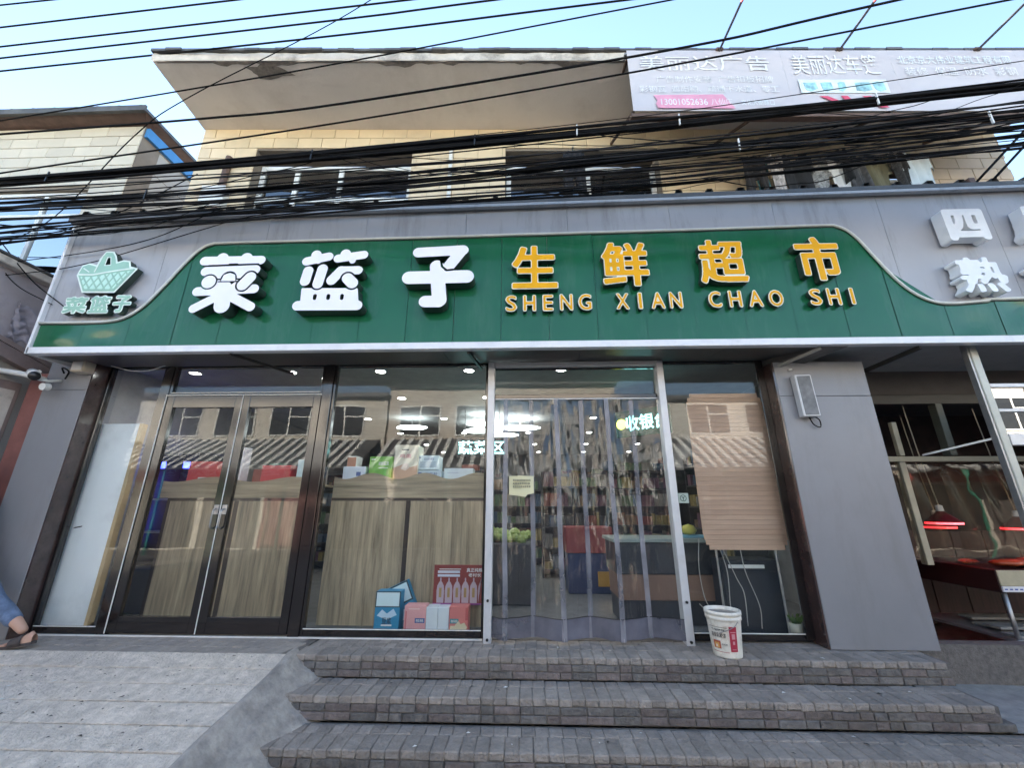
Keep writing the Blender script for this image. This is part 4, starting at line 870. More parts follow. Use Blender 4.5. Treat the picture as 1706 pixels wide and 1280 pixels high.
MB().bbox(-.36, .255, -.012, .012, .02, 2.13, .004).build('sheet', M['white_board'], wb_); MB().bbox(.257, .30, -.02, .05, .0, 2.13, .004).build('edge_batten', M['pine'], wb_); MB().bbox(-.36, .30, .0125, .05, .0, .06, .004).build('foot_rail', M['pine'], wb_)
MB().prism([(-.17, .97), (-.155, .985), (-.07, 1.0), (-.08, .985), (-.15, .972)], -.0135, -.0125).build('pen_mark', M['black_plastic'], wb_)
# boxes
pal = {}
def cmat(c, r=.45):
    k = tuple(c)
    if k not in pal: pal[k] = mat('carton_%s' % ('print',), c, r, vary=.05, scale=3)
    return pal[k]
def carton(x0, x1, y0, y1, z0, z1, c, label, deco=(), cat='box', name='carton', rz=0, ry=0):
    cx, cy = (x0+x1)/2, (y0+y1)/2; t = thing(name, label, cat, (cx, cy, z0)); t.rotation_euler = (0, rad(ry), rad(rz)); w, d, h = (x1-x0)/2, (y1-y0)/2, z1-z0
    MB().bbox(-w, w, -d, d, 0, h, .004).build('body', cmat(c), t)
    for qi, q in enumerate(deco):
        fo = -d-.0012-.0009*qi
        if q[0] == 'r': MB().box(-w+2*w*q[1], -w+2*w*q[2], fo, fo+.0008, h*q[3], h*q[4]).build('print', cmat(q[5]), t)
        elif q[0] == 'p': MB().prism([(-w+2*w*a, h*b) for a, b in q[1]], fo, fo+.0008).build('print', cmat(q[2]), t)
        elif q[0] == 't': put('lettering', text_mesh('lettering', q[1], (-w+2*w*q[2], -w+2*w*q[3], h*q[4], h*q[5]), fo-.0012, 0, [cmat(q[6])], .01), t)
    return t
W_, K_, R_ = (.75, .75, .73), (.03, .03, .035), (.5, .05, .05)
carton(-1.87, -1.59, .40, .62, 1.521, 1.80, (.16, .42, .06), 'bright green carton on the partition shelf', [('t', '新鲜蔬菜', .4, .85, .62, .78, W_), ('r', .42, .82, .5, .53, W_), ('r', .08, .25, .85, .9, W_)])
carton(-1.56, -1.275, .36, .60, 1.521, 1.93, (.72, .66, .52), 'tall cream carton with pink print, tallest on the shelf', [('t', '鸡蛋', .22, .72, .62, .74, (.6, .2, .22)), ('r', .3, .6, .85, .88, K_), ('p', [(0, 0), (1, 0), (1, .42), (.7, .36), (.4, .45), (0, .34)], (.6, .38, .26)), ('p', [(.3, .32), (.5, .26), (.66, .34), (.6, .46), (.4, .47)], (.75, .6, .5))])
carton(-1.275, -1.03, .40, .62, 1.64, 1.81, (.55, .68, .72), 'pale blue lettered carton lying on another one', [('t', '豆奶粉', .25, .75, .66, .84, (.1, .14, .3)), ('r', .08, .9, .5, .54, (.2, .25, .35)), ('r', .08, .9, .36, .40, (.2, .25, .35)), ('r', .08, .9, .22, .26, (.2, .25, .35)), ('r', .03, .1, .78, .9, (.05, .1, .3))])
carton(-1.29, -1.00, .41, .64, 1.521, 1.635, (.58, .68, .74), 'pale blue lettered carton underneath another one', [('t', '豆奶粉', .35, .85, .5, .8, (.1, .14, .3)), ('r', .04, .2, .5, .8, (.05, .1, .3))])
carton(-.97, -.62, .42, .60, 1.521, 1.66, (.66, .72, .76), 'long low white carton at the right end of the shelf', [('r', .1, .5, .6, .64, (.4, .45, .6))])
carton(-2.17, -1.9, .38, .6, 1.521, 1.68, (.66, .72, .8), 'long white carton at the left end of the shelf', [('r', .6, .8, .3, .6, (.1, .15, .35))])
carton(-2.23, -2.12, .60, .8, 1.53, 1.83, (.6, .6, .58), 'narrow white and brown pouch box behind the mid post', [('r', 0, 1, .5, .95, (.35, .16, .1))])
carton(-.66, -.5, .66, .8, 1.521, 1.62, (.2, .55, .12), 'small bright green packet behind the long white carton')
carton(-4.27, -3.9, .62, .85, 1.481, 1.77, (.5, .07, .07), 'red gift box with white round-cornered emblem behind the left door', [('r', .4, .75, .04, .32, W_), ('t', '我旺', .44, .72, .08, .28, K_)])
carton(-3.9, -3.68, .75, .9, 1.481, 1.97, (.66, .64, .7), 'upright white pasteboard box behind the left door')
carton(-3.32, -2.95, .62, .85, 1.481, 1.72, (.5, .06, .07), 'red gift box with white pointed ribbon behind the right door', [('p', [(.35, .0), (.5, .28), (.48, .0)], W_), ('p', [(.55, 0), (.6, .2), (.85, .06)], W_)])
carton(-2.88, -2.62, .64, .85, 1.481, 1.79, (.5, .62, .66), 'pale blue grey box beside the mid post')
for k in range(5):
    carton(-3.65+.2*k, -3.5+.2*k, .95, 1.1, 1.481, 1.7+.08*(k % 2), [(.3, .12, .1), (.08, .2, .16), (.4, .3, .1), (.1, .1, .2), (.35, .3, .28)][k], ['maroon', 'dark green', 'ochre', 'dark blue', 'stone grey'][k]+' packet standing behind the door shelf goods')
# gifts at the foot of the glass
bl, bd = (.03, .24, .42), (.02, .06, .08)
carton(-1.54, -1.285, .10, .24, .02, .39, bl, 'upright blue gift box with white top panel, left of the pair', [('r', 0, 1, .60, 1, bd), ('r', .04, .96, .63, .97, (.62, .76, .8)), ('p', [(.1, .4), (.3, .55), (.5, .45), (.75, .57), (.9, .42), (.5, .3)], (.5, .66, .78)), ('t', '豆浆', .32, .7, .2, .36, (.02, .03, .06)), ('r', .3, .72, .15, .19, W_), ('r', .28, .75, .02, .05, bd)])
t = carton(-1.30, -1.05, .24, .36, .10, .50, bl, 'tilted blue gift box with white top panel behind the pink box', [('r', 0, 1, .5, 1, bd), ('r', .06, .94, .54, .96, (.6, .74, .76)), ('p', [(.1, .2), (.4, .4), (.8, .3), (.5, .1)], (.4, .6, .74))], ry=-24); t.location.z = .06; t.location.x = -1.22
pk_ = (.72, .36, .36)
carton(-1.225, -1.005, .06, .2, .02, .27, pk_, 'pink gift box with blue badge at the foot of the glass', [('r', .5, .95, .38, .55, (.04, .1, .3)), ('t', '核桃', .54, .9, .41, .52, W_), ('r', .06, .12, .05, .8, (.6, .16, .18)), ('r', .2, .7, .86, .9, (.8, .55, .5))])
carton(-1.003, -.885, .055, .2, .02, .258, (.68, .73, .76), 'left of two plain white boxes in the window'); carton(-.883, -.775, .056, .2, .02, .255, (.68, .73, .76), 'right of two plain white boxes in the window')
carton(-.773, -.58, .06, .2, .02, .265, (.66, .2, .18), 'red and cream gift box beside the white aluminium door frame', [('r', .05, .5, .38, .55, (.04, .25, .28)), ('t', '核桃', .1, .46, .41, .52, W_), ('p', [(.0, .0), (.75, .0), (.95, .25), (.8, .42), (.62, .36), (.5, .48), (.3, .3), (.1, .3)], (.72, .62, .42)), ('r', .85, .98, .5, .95, (.5, .1, .1))])
po = thing('wine_poster', 'red poster board printed with a row of pale bottles', 'poster', (-.72, .20, .25))
MB().bbox(-.255, .275, 0, .012, .0, .38, .002).build('board', cmat((.23, .035, .03)), po); B(-.255, .275, -.0015, -.0003, .0, .016).build('print', cmat((.3, .06, .25)), po); B(-.2, .03, -.0015, -.0003, .335, .342).build('print', cmat(W_), po)
for zz in (.30, .265): B(-.215, .02, -.0015, -.0003, zz, zz+.024).build('print', cmat((.6, .62, .7)), po)
put('lettering', text_mesh('lettering', '真正纯粮', (.09, .26, .31, .35), -.002, 0, [cmat(W_)], .012), po); put('lettering', text_mesh('lettering', '老村长', (.11, .245, .265, .30), -.002, 0, [cmat(W_)], .012), po)
bo = cmat((.46, .36, .4)); go = cmat((.4, .25, .1))
BP = [(-.036, .018), (.036, .018), (.04, .13), (.034, .18), (.018, .21), (.007, .222), (.007, .255), (-.007, .255), (-.007, .222), (-.018, .21), (-.034, .18), (-.04, .13)]
for k in range(6):
    cx = -.18+.087*k
    P = [(cx+a, b) for a, b in BP if not (k == 5 and a > .0)]
    MB().prism(P, -.0022, -.0006).build('bottle_print', bo, po); 
    if k < 5: B(cx-.013, cx+.013, -.0034, -.0024, .07, .16).build('print', go, po)
# cooled case with blue lamps behind the left post
cs = thing('display_case', 'dark cooled display case with glowing blue lamps behind the left post', 'display case', (-4.6, .95, 0))
MB().bbox(-.36, .36, .3, .6, .02, 1.95, .01).build('cabinet', M['navy'], cs); MB().bbox(-.36, .36, -.25, .299, .02, .5, .01).build('base', M['shelf'], cs)
for x in (-.33, .3): MB().bbox(x, x+.03, -.22, .29, .51, 1.9, .004).build('side', M['navy'], cs)
for x in (-.20, .20): MB().bbox(x-.07, x+.07, -.2, -.16, 1.70, 1.78, .006).build('lamp', M['led_blue'], cs)
for x in (-.02, .06): MB().bbox(x-.012, x+.012, .2, .23, .8, 1.66, .003).build('lamp_tube', M['led_blue'], cs)
for z in (.9, 1.3): MB().bbox(-.3, .29, -.15, .28, z, z+.02, .003).build('shelf', M['metal'], cs)
# racks of goods
goods_cols = [(.2, .06, .05), (.06, .1, .16), (.24, .19, .07), (.09, .15, .08), (.24, .23, .21), (.15, .08, .11), (.2, .13, .08), (.05, .05, .055)]
gm = [mat('packaging', c, .4, vary=.3, scale=8) for c in goods_cols]
def rack(x, y, w, h, label, rz=0):
    t = thing('shop_rack', label, 'shelving', (x, y, .01), 'shelving inside the shop', rad(rz))
    MB().bbox(-w/2, w/2, .22, .25, 0, h, .004).bbox(-w/2, -w/2+.03, -.22, .22, 0, h, .004).bbox(w/2-.03, w/2, -.22, .22, 0, h, .004).build('upright', M['shelf'], t)
    z = .12
    while z < h:
        MB().bbox(-w/2+.031, w/2-.031, -.22, .219, z, z+.025, .003).build('shelf', M['shelf'], t); m = MB(); X = -w/2+.04
        while X < w/2-.12:
            ww = random.uniform(.05, .12); hh = random.uniform(.12, .27); c = random.randrange(8)
            for _ in range(random.choice([1, 2, 2, 3])):
                if X+ww < w/2-.035: m.box(X, X+ww-.006, random.uniform(-.2, -.13), .1, z+.026, z+.026+hh, c)
                X += ww
        m.build('goods', gm, t); z += .36
for k, (x, y, w, h, rz) in enumerate(((-.9, 2.6, 1.4, 1.75, 90), (.95, 3.6, 1.3, 1.85, 0), (-.2, 5.2, 1.6, 1.9, 0), (2.35, 4.4, 1.4, 1.95, 0), (1.6, 6.5, 1.8, 2.0, 0), (3.2, 2.6, 1.5, 2.1, -90), (-2.4, 3.5, 1.8, 1.9, 0), (-4.0, 4.5, 1.6, 1.9, 0), (-.95, 4.3, 1.5, 1.8, 90), (-1.2, 8.2, 2.5, 2.1, 0), (1.4, 8.3, 2.5, 2.1, 0), (3.3, 5.8, 2.0, 2.0, -90))):
    rack(x, y, w, h, 'dark metal rack packed with coloured packets inside the shop', rz)
vg = thing('vegetable_stand', 'low vegetable stand with pale greens just inside the entrance', 'stand', (-.25, 1.7, .01))
MB().bbox(-.35, .35, -.4, .4, 0, .75, .02).build('base', M['shelf'], vg); mm = MB()
for _ in range(60):
    x, y = random.uniform(-.32, .32), random.uniform(-.36, .36); r = random.uniform(.04, .08); mm.lathe([(0, -r), (r*.8, -r*.5), (r, 0), (r*.7, r*.6), (0, r)], (x, y, .78+random.random()*.1), 7)
tag(mm.build('vegetables', mat('pale_greens', (.28, .36, .1), .6, vary=.4, scale=5), vg), kind='stuff')
rb = thing('red_bin', 'dull red box counter seen through the strip curtain', 'counter', (.95, 2.3, .01)); MB().bbox(-.35, .35, -.25, .25, .55, .92, .01).build('top', cmat((.25, .04, .04)), rb); MB().bbox(-.33, .33, -.23, .23, 0, .549, .01).build('base', cmat((.03, .05, .14)), rb); MB().bbox(.1, .3, -.25, -.231, .1, .3, .004).build('label', cmat((.5, .28, .04)), rb)
# lit signs and lamps deeper inside
hx = lambda cx, cz, w, h: [(cx-w, cz), (cx-w*.6, cz-h), (cx+w*.6, cz-h), (cx+w, cz), (cx+w*.6, cz+h), (cx-w*.6, cz+h)]
for k, (x, y, w) in enumerate(((-.1, 3.3, .40), (-.75, 2.9, .34), (-.85, 3.6, .4), (-.5, 4.1, .36), (-2.2, 3.2, .3))):
    t = thing('hexagon_lamp', 'glowing white hexagonal ceiling lamp inside the shop', 'lamp', (x, y, 2.68), 'hexagonal ceiling lamps'); P = hx(0, 0, w, w*.5); n = 6
    MB().add([(a, b, 0) for a, b in P]+[(a, b, .03) for a, b in P], [list(range(6))[::-1]]+[(i, (i+1) % 6, (i+1) % 6+6, i+6) for i in range(6)]).build('diffuser', M['led_white'], t); MB().tube([(0, 0, .031), (0, 0, .2)], .006, 5).build('rod', M['metal'], t)
vs_ = thing('vegetable_area_sign', 'dark hanging sign with glowing cyan characters behind the glass', 'sign', (-.75, 2.45, 2.03)); MB().bbox(-.45, .45, .0, .03, 0, .34, .004).build('board', M['navy'], vs_)
put('lettering', text_mesh('lettering', '蔬菜区', (-.40, .40, .05, .28), -.003, 0, [M['led_cyan']], .015), vs_); MB().tube([(-.3, .015, .34), (-.3, .015, .85)], .006, 5).tube([(.3, .015, .34), (.3, .015, .85)], .006, 5).build('rod', M['metal'], vs_)
ch = thing('cashier_sign', 'green hanging sign with cyan characters and yellow mark at the entrance', 'sign', (1.62, 1.15, 2.17)); ch.rotation_euler = (0, 0, rad(-38)); MB().bbox(-.38, .42, 0, .03, 0, .38, .004).build('board', cmat((.01, .11, .07)), ch)
put('lettering', text_mesh('lettering', '收银台', (-.22, .38, .08, .30), -.003, 0, [M['led_cyan']], .015), ch)
o = MB().lathe([(0, 0), (.075, 0)], n=20).build('yellow_mark', M['led_yellow'], ch); o.location = (-.29, -.004, .19); o.rotation_euler = (rad(90), 0, 0)
# checkout furniture right of the door
ct = thing('checkout_counter', 'navy checkout counter with brown panel and pale top', 'counter', (1.75, .75, .01))
MB().bbox(-.75, .42, -.3, .3, .5, .83, .01).build('body', M['navy'], ct); MB().bbox(-.78, .45, -.33, .33, .831, .87, .006).build('top', mat('pale_counter_top', (.3, .36, .33), .35), ct); MB().bbox(-.73, .40, -.28, .28, .24, .499, .006).build('brown_panel', cmat((.22, .13, .09)), ct); MB().bbox(-.72, .39, -.26, .26, 0, .239, .006).build('plinth', M['navy'], ct)
bx = thing('navy_cabinet', 'plain navy box cabinet with white label behind the right glass', 'cabinet', (2.36, .36, .01)); MB().bbox(-.32, .28, -.14, .2, 0, .68, .01).build('body', M['navy'], bx); MB().bbox(-.25, .12, -.146, -.14, .60, .635, .002).build('label', M['plastic_white'], bx); MB().bbox(-.3, .26, -.144, -.14, .03, .57, .003).build('door', M['navy'], bx)
bg_ = thing('wrapped_melon', 'yellow fruit bundle on a pale blue tray atop the checkout counter', 'fruit', (1.93, .62, .882)); MB().lathe([(0, .0), (.06, .01), (.09, .05), (.06, .1), (0, .12)], (-.03, 0, .03), 14).build('fruit', cmat((.6, .55, .1)), bg_, True); MB().bbox(-.12, .14, -.08, .08, 0, .03, .006).build('tray', cmat((.2, .45, .6)), bg_)
sl = thing('slat_board', 'tan horizontally slatted board with rounded corners behind the right glass', 'blind', (2.26, .09, .8)); n = 34
for k in range(n):
    e = min(k, n-1-k); ins = (.05, .02, .006)[e] if e < 3 else 0
    w0, w1 = -.42+ins, .44-ins
    MB().bbox(w0, w1, -.008, .004, k*.049+.0006, k*.049+.0484, .0018).build('slat', M['rattan'], sl)
MB().box(-.38, .40, .005, .012, .03, 1.63).build('backing', M['dark_wood'], sl); MB().tube([(-.3, .02, .0), (-.3, .02, -.79)], .012, 6).tube([(.3, .02, 0), (.3, .02, -.79)], .012, 6).build('leg', M['metal'], sl)
pp = thing('potted_plant', 'small pale pot of thin green leaves at the foot of the right glass', 'plant', (2.62, .10, .012)); MB().lathe([(0, 0), (.05, 0), (.062, .13), (.055, .13), (.048, .02)], n=18).build('pot', cmat((.45, .43, .35)), pp, True)
lm = MB()
for k in range(34):
    a = random.random()*6.28; l = random.uniform(.06, .13); r = random.uniform(.0, .035); x, y = r*math.cos(a), r*math.sin(a); dx, dy = math.cos(a)*l*.6, math.sin(a)*l*.6; q = Vector((-math.sin(a), math.cos(a), 0))*.005
    lm.add([(x-q.x, y-q.y, .11), (x+q.x, y+q.y, .11), (x+dx*.6+q.x, y+dy*.6+q.y, .11+l*.7), (x+dx, y+dy, .11+l*.75), (x+dx*.6-q.x, y+dy*.6-q.y, .11+l*.7)], [(0, 1, 2, 3, 4)])
lm.build('leaves', mat('leaf', (.12, .2, .05), .6, vary=.3), pp)
for k, P in enumerate(([(1.78, .06, .92), (1.74, .05, .6), (1.78, .04, .3), (1.95, .035, .22), (2.0, .045, .12)], [(1.98, .1, .88), (2.02, .06, .6), (2.0, .05, .25), (2.05, .05, .05)], [(2.0, .1, .88), (2.1, .06, .55), (2.15, .05, .4), (2.14, .05, .12)], [(2.2, .1, .85), (2.2, .06, .6), (2.28, .05, .3), (2.27, .05, .1)], [(1.72, .1, .3), (1.8, .05, .2), (1.85, .05, .04)])):
    tag(MB().tube(smooth_path(P, 8), .0045, 5).build('loose_wire', cmat((.42, .4, .36)), None, True), 'thin pale wire trailing down behind the right glass', 'wire', 'trailing wires behind the right glass')
st = thing('round_sticker', 'small pale green square sticker with round sign on the right glass', 'sticker', (1.645, -.009, 1.31)); MB().box(-.055, .055, -.001, .0, -.05, .05).build('sheet', cmat((.42, .5, .44)), st)
put('ring', loops_mesh('ring', stroke_loops([('+', [(0, 0)], .034), ('-', [(0, 0)], .027), ('+', [(-.012, .014), (0, .002), (.012, .014)], .004), ('+', [(0, .002), (0, -.02)], .004)], .002), -.0025, .001, [cmat((.05, .1, .08))]), st)
# strip curtain
sc = thing('strip_curtain', 'clear plastic strip curtain with grey bands hanging in the entrance', 'curtain', (.57, -.06, 2.385))
ED = [-.332, -.21, .07, .345, .62, .895, 1.175, 1.472]
YE = [-.02, -.10, .03, -.12, .03, -.10, .03, -.06]
def cpart(name, mb, m, parent=None, smooth=True):
    o = mb.build(name, m, parent or sc, smooth)
    if parent is None: o.location = (-.57, .06, -2.385)
    return o
for k in range(7):
    a, b = ED[k], ED[k+1]; ya, yb = YE[k], YE[k+1]; ph = random.random()*6
    def sf(u, v, a=a, b=b, ya=ya, yb=yb, ph=ph):
        top = v**.5; fold = 1-.75*v
        return (a+(b-a)*u+.006*math.sin(3*v*3+ph)*fold, -.06+(ya+(yb-ya)*u)*fold+.012*math.sin(math.pi*u)*math.sin(5*v+ph)*(1-v)+.006*math.sin(u*9+v*13+ph), .215+2.165*v)
    s_ = cpart('strip', MB().grid(sf, 8, 24), M['pvc'])
    def hf(u, v, sf=sf): 
        p = sf(u, 0); return (p[0], p[1]-.003, .035+.18*v+.004*math.sin(6*u)*(1-v))
    hem = cpart('hem', MB().grid(hf, 6, 3), M['pvc_hem'], s_)
    MB().tube([(sf(u/6, 0)[0], sf(u/6, 0)[1]-.006, .213) for u in range(7)], .003, 5).build('seam', M['cable_grey'], s_)
    if k:
        cpart('band', MB().grid(lambda u, v: (sf(0, v)[0]-.024+.048*u, sf(0, v)[1]-.008, .03+2.34*v), 2, 24), M['pvc_band'], s_)
        MB().box(a-.003, a+.003, -.06+ya-.012, -.06+ya-.004, .03, .06).build('clip', M['metal'], s_)
cpart('rail', MB().bbox(-.333, 1.473, -.085, -.03, 2.365, 2.383, .003), M['metal'], None, False)
nt_ = thing('paper_note', 'curled yellowish paper note with printed lines on the strip curtain', 'note', (-.04, -.125, 1.43))
MB().grid(lambda u, v: (-.13+.255*u, -.03*u*u*(1-v)*(1.1)-.012*math.sin(3*u), -.09+.19*v-.03*(1-v)*u+.03*(1-v)*u*u*(u > .7)*1.5), 12, 8).build('sheet', cmat((.66, .62, .38)), nt_, True)
tx = MB()
for r_ in range(3):
    x = -.09
    while x < .08: w = random.uniform(.012, .02); tx.box(x, x+w, -.05-.0, -.0495, .045-r_*.032, .067-r_*.032-random.random()*.004); x += w+.005
lt = tx.build('lettering', cmat((.28, .27, .18)), nt_); lt.location = (0, .026, 0)
# ================================================================== BUCKET
bk_ = thing('paint_bucket', 'dirty white paint bucket with red label on the top step', 'bucket', (1.735, -.36, .001), rz=rad(-22))
DW = mat('dirty_white_plastic', (.8, .76, .68), .5, vary=.1, scale=6, stain=(.4, .34, .26), stain_amt=.7, stain_scale=14)
MB().lathe([(0, .0), (.112, 0), (.115, .01), (.137, .27), (.139, .275), (.139, .285), (.146, .286), (.146, .31), (.141, .311), (.141, .322), (.15, .323), (.15, .352), (.14, .353), (.134, .34), (.128, .3)], n=40).build('body', DW, bk_, True)
MB().lathe([(0, .325), (.13, .325)], n=32).build('contents', mat('dried_mortar', (.34, .31, .27), .95, vary=.4, scale=14, bump=1), bk_)
def wrap(fn_pts, rr, m, name):                                       # flat print wrapped round the bucket, angle in degrees, height
    mb = MB(); n = max(2, int(abs(fn_pts[1]-fn_pts[0])/4))
    rz_ = lambda z: .1152+(z-.01)*.0846+rr
    mb.grid(lambda u, v: (rz_(fn_pts[2]+(fn_pts[3]-fn_pts[2])*v)*math.cos(rad(fn_pts[0]+(fn_pts[1]-fn_pts[0])*u)), rz_(fn_pts[2]+(fn_pts[3]-fn_pts[2])*v)*math.sin(rad(fn_pts[0]+(fn_pts[1]-fn_pts[0])*u)), fn_pts[2]+(fn_pts[3]-fn_pts[2])*v), n, 3); mb.build(name, m, bk_, True)
RL = cmat((.42, .03, .06)); wrap((-78, -50, .055, .245), .001, RL, 'red_label')
for k, (a, b, z0, z1) in enumerate(((-74, -54, .2, .206), (-70, -58, .15, .19), (-68, -60, .11, .135), (-72, -56, .07, .075))): wrap((a, b, z0, z1), .002, cmat((.62, .3, .32)), 'print')
def wtext(s, a0, a1, z0, z1, m):
    me = text_mesh('lettering', s, (0, 1, z0, z1), 0, 0, [m], .012)
    for v in me.vertices:
        a = rad(a0+(a1-a0)*v.co.x); r = .1152+(v.co.z-.01)*.0846+.0022; v.co = (r*math.cos(a), r*math.sin(a), v.co.z)
    put('lettering', me, bk_)
wtext('外墙弹性', -142, -92, .205, .222, cmat(K_)); wtext('高级乳胶漆', -144, -90, .155, .192, cmat(K_)); wtext('内墙漆', -108, -88, .10, .112, cmat(K_))
wrap((-150, -84, .232, .235), .001, cmat(K_), 'print'); wrap((-150, -84, .045, .049), .001, cmat((.4, .08, .06)), 'print')
for a0, a1, z0, z1, c in ((-142, -112, .07, .13, (.5, .1, .05)), (-136, -118, .075, .115, (.66, .36, .1)), (-132, -124, .08, .10, (.75, .6, .5))): wrap((a0, a1, z0, z1), .001+.0006*(z1 < .12)+.0006*(z1 < .11), cmat(c), 'print')
MB().tube(smooth_path([(.115, -.085, .29), (.075, -.125, .25), (.02, -.138, .22), (-.05, -.137, .19)], 8), .003, 6).build('handle', M['metal'], bk_, True); MB().lathe([(0, 0), (.012, 0), (.012, .02), (0, .02)], (.11, -.085, .278), 10).build('handle_lug', DW, bk_)
# ================================================================== COOKED FOOD STALL AT RIGHT
sh = thing('cooked_food_shop', 'dark open cooked food shopfront with white post right of the grey pillar', 'building', (5.6, .5, -.3))
def hpart(name, mb, m, parent=None, smooth=False):
    o = mb.build(name, m, parent or sh, smooth)
    if parent is None: o.location = (-5.6, -.5, .3)
    return o
DK = mat('dark_brown_wall', (.05, .032, .028), .6, vary=.3)
hpart('wall', B(3.675, 3.70, .16, 3.2, -.3, 2.9), DK); hpart('wall', B(3.7, 9.5, 3.2, 3.3, -.3, 2.9), DK); hpart('wall', B(9.5, 9.6, -.2, 3.3, -.3, 2.9), DK); hpart('ceiling', B(3.7, 9.5, 2.0, 3.2, 2.86, 2.9), M['room_dark'])
CR = mat('cream_metal', (.4, .36, .26), .4, vary=.1)
hpart('beam', MB().bbox(3.7, 9.4, .46, .56, 2.42, 2.54, .006), mat('dark_beam', (.03, .028, .026), .5))
hpart('upper_board', B(3.7, 9.4, .50, .53, 2.545, 2.85), M['room_dark'])
hpart('rail', MB().bbox(3.98, 6.2, .46, .52, 1.73, 1.79, .005), CR)
hpart('post', MB().bbox(4.36, 4.43, .46, .54, .62, 1.728, .005), CR); hpart('post', MB().bbox(4.95, 5.03, .44, .54, 1.80, 2.42, .005), mat('grey_green_post', (.09, .095, .075), .5)); hpart('post', MB().bbox(4.0, 4.04, .47, .52, 1.8, 2.41, .004), CR); hpart('post', MB().bbox(4.40, 4.46, .47, .52, 1.80, 2.2, .004), CR)
hpart('case_glass', B(4.0, 6.2, .485, .491, .64, 1.73), glassmat('food_case_glass', (.9, .88, .85), .4, .0, wob=.03, wscale=2))
for k in range(4): hpart('stained_strip', MB().grid(lambda u, v, k=k: (4.5+.42*k+.3*u+.02*math.sin(5*v), .6+.02*math.sin(7*u+k+4*v), .65+1.05*v), 8, 10), glassmat('cloudy_plastic', (.85, .78, .7), .35, .0, rough=.06, wob=.05, wscale=1.3, haze=.012, stretch=(2, 1, .4)), None, True)
post = hpart('upright', MB().bbox(4.565, 4.64, -.44, -.36, -.33, 2.84, .006), mat('pale_green_grey_metal', (.42, .43, .39), .4, metal=.2, vary=.1)); MB().bbox(4.545, 4.564, -.43, -.37, -.33, 2.84, .004).build('rib', M['metal'], post).location = (0, 0, 0)
fr = MB().bbox(4.66, 8.5, -.42, -.37, 2.37, 2.41, .004).bbox(4.66, 8.5, -.42, -.37, 2.12, 2.15, .004).bbox(4.66, 8.5, -.43, -.36, 1.79, 1.90, .004)
for x in (5.0, 5.6, 6.2, 6.8): fr.bbox(x, x+.035, -.41, -.38, 1.9, 2.37, .003)
wf = hpart('window', fr, M['alu']); B(4.66, 8.5, -.398, -.392, 1.9, 2.37).build('pane', glassmat('light_window_glass', (.6, .62, .62), 2, .12), wf).location = (0, 0, 0)
hpart('stay_arm', MB().obox((4.3, .1, 1.76), (4.60, -.36, 1.87), .02, .018), M['metal'])
hpart('wood_panel', MB().bbox(3.75, 4.3, 1.9, 1.95, -.29, .8, .006), mat('red_brown_wood', (.09, .035, .026), .5, vary=.5, stretch=(6, 6, .6))); 
WP = mat('reddish_plank', (.06, .028, .024), .5, vary=.35, stretch=(6, 6, .7))
for k in range(7): hpart('plank', MB().bbox(4.32+.44*k, 4.75+.44*k, 1.9, 1.95, -.29, .9, .006), WP)
fc = thing('food_cart', 'steel wheeled food cart with dark tray and cream front band', 'cart', (5.6, .85, -.30))
MB().bbox(-.72, 1.5, -.54, .6, .68, .9, .006).build('tray', mat('dark_maroon_tray', (.035, .014, .013), .35), fc)
MB().bbox(-.715, 1.5, -.552, -.541, .745, .895, .003).build('front_band', mat('cream_band', (.45, .4, .27), .4, vary=.15), fc); tb = MB().bbox(-.715, 1.5, -.558, -.542, .69, .742, .003).build('trim', M['white_trim'], fc)
dm = MB()
for k in range(44): dm.box(-.70+k*.05, -.67+k*.05, -.5595, -.5582, .71, .722)
dm.build('dash_print', cmat((.05, .08, .35)), tb)
for x, y in ((-.66, -.5), (1.4, -.5), (-.66, .54), (1.4, .54)):
    l = MB().tube([(x, y, .68), (x, y, .13)], .02, 8).build('leg', M['metal'], fc, True); w = MB().tube([(x-.02, y, .06), (x+.02, y, .06)], .06, 16).build('wheel', M['black_plastic'], fc); MB().tube([(x, y, .13), (x, y, .07)], .03, 8).build('fork', M['metal'], w)
MB().bbox(-.7, 1.45, -.53, .58, .22, .25, .004).build('shelf', M['metal'], fc); 
for k in range(4): tag(MB().bbox(4.95+.06*k, 6.6, .36+.2*k, .52+.2*k, -.048+.03*(k % 2), -.022+.03*(k % 2), .004).build('loose_plank', mat('weathered_plank', (.25, .24, .22), .8, vary=.3, stretch=(.6, 6, 6))), ['front', 'second', 'third', 'rearmost'][k]+' weathered grey plank lying on the lower shelf of the cart', 'plank', 'planks on the cart shelf')
RDM = mat('glazed_red_meat', (.4, .075, .025), .3, vary=.5, scale=9)
for k in range(15):
    x, y = 4.98+.105*k+random.uniform(-.02, .02), random.uniform(.45, .75); s_ = random.uniform(.05, .1)
    o = MB().lathe([(0, -s_*.5), (s_*.7, -s_*.4), (s_, 0), (s_*.75, s_*.4), (0, s_*.55)], n=12).build('meat_piece', RDM, None, True); o.location = (x, y, .60+s_*.5); o.scale = (1.4, 1, .7); o.rotation_euler = (0, 0, random.random()*3)
    tag(o, 'glazed reddish piece of cooked meat on the cart tray', 'meat', 'cooked meat on the cart')
mp_ = tag(MB().grid(lambda u, v: (5.35+.9*u, .42+.4*v, .62+.10*math.sin(math.pi*u)*math.sin(math.pi*min(1, v*1.2))), 20, 10).build('meat_slab', RDM, None, True), 'long flat slab of reddish cooked meat on the cart tray', 'meat')
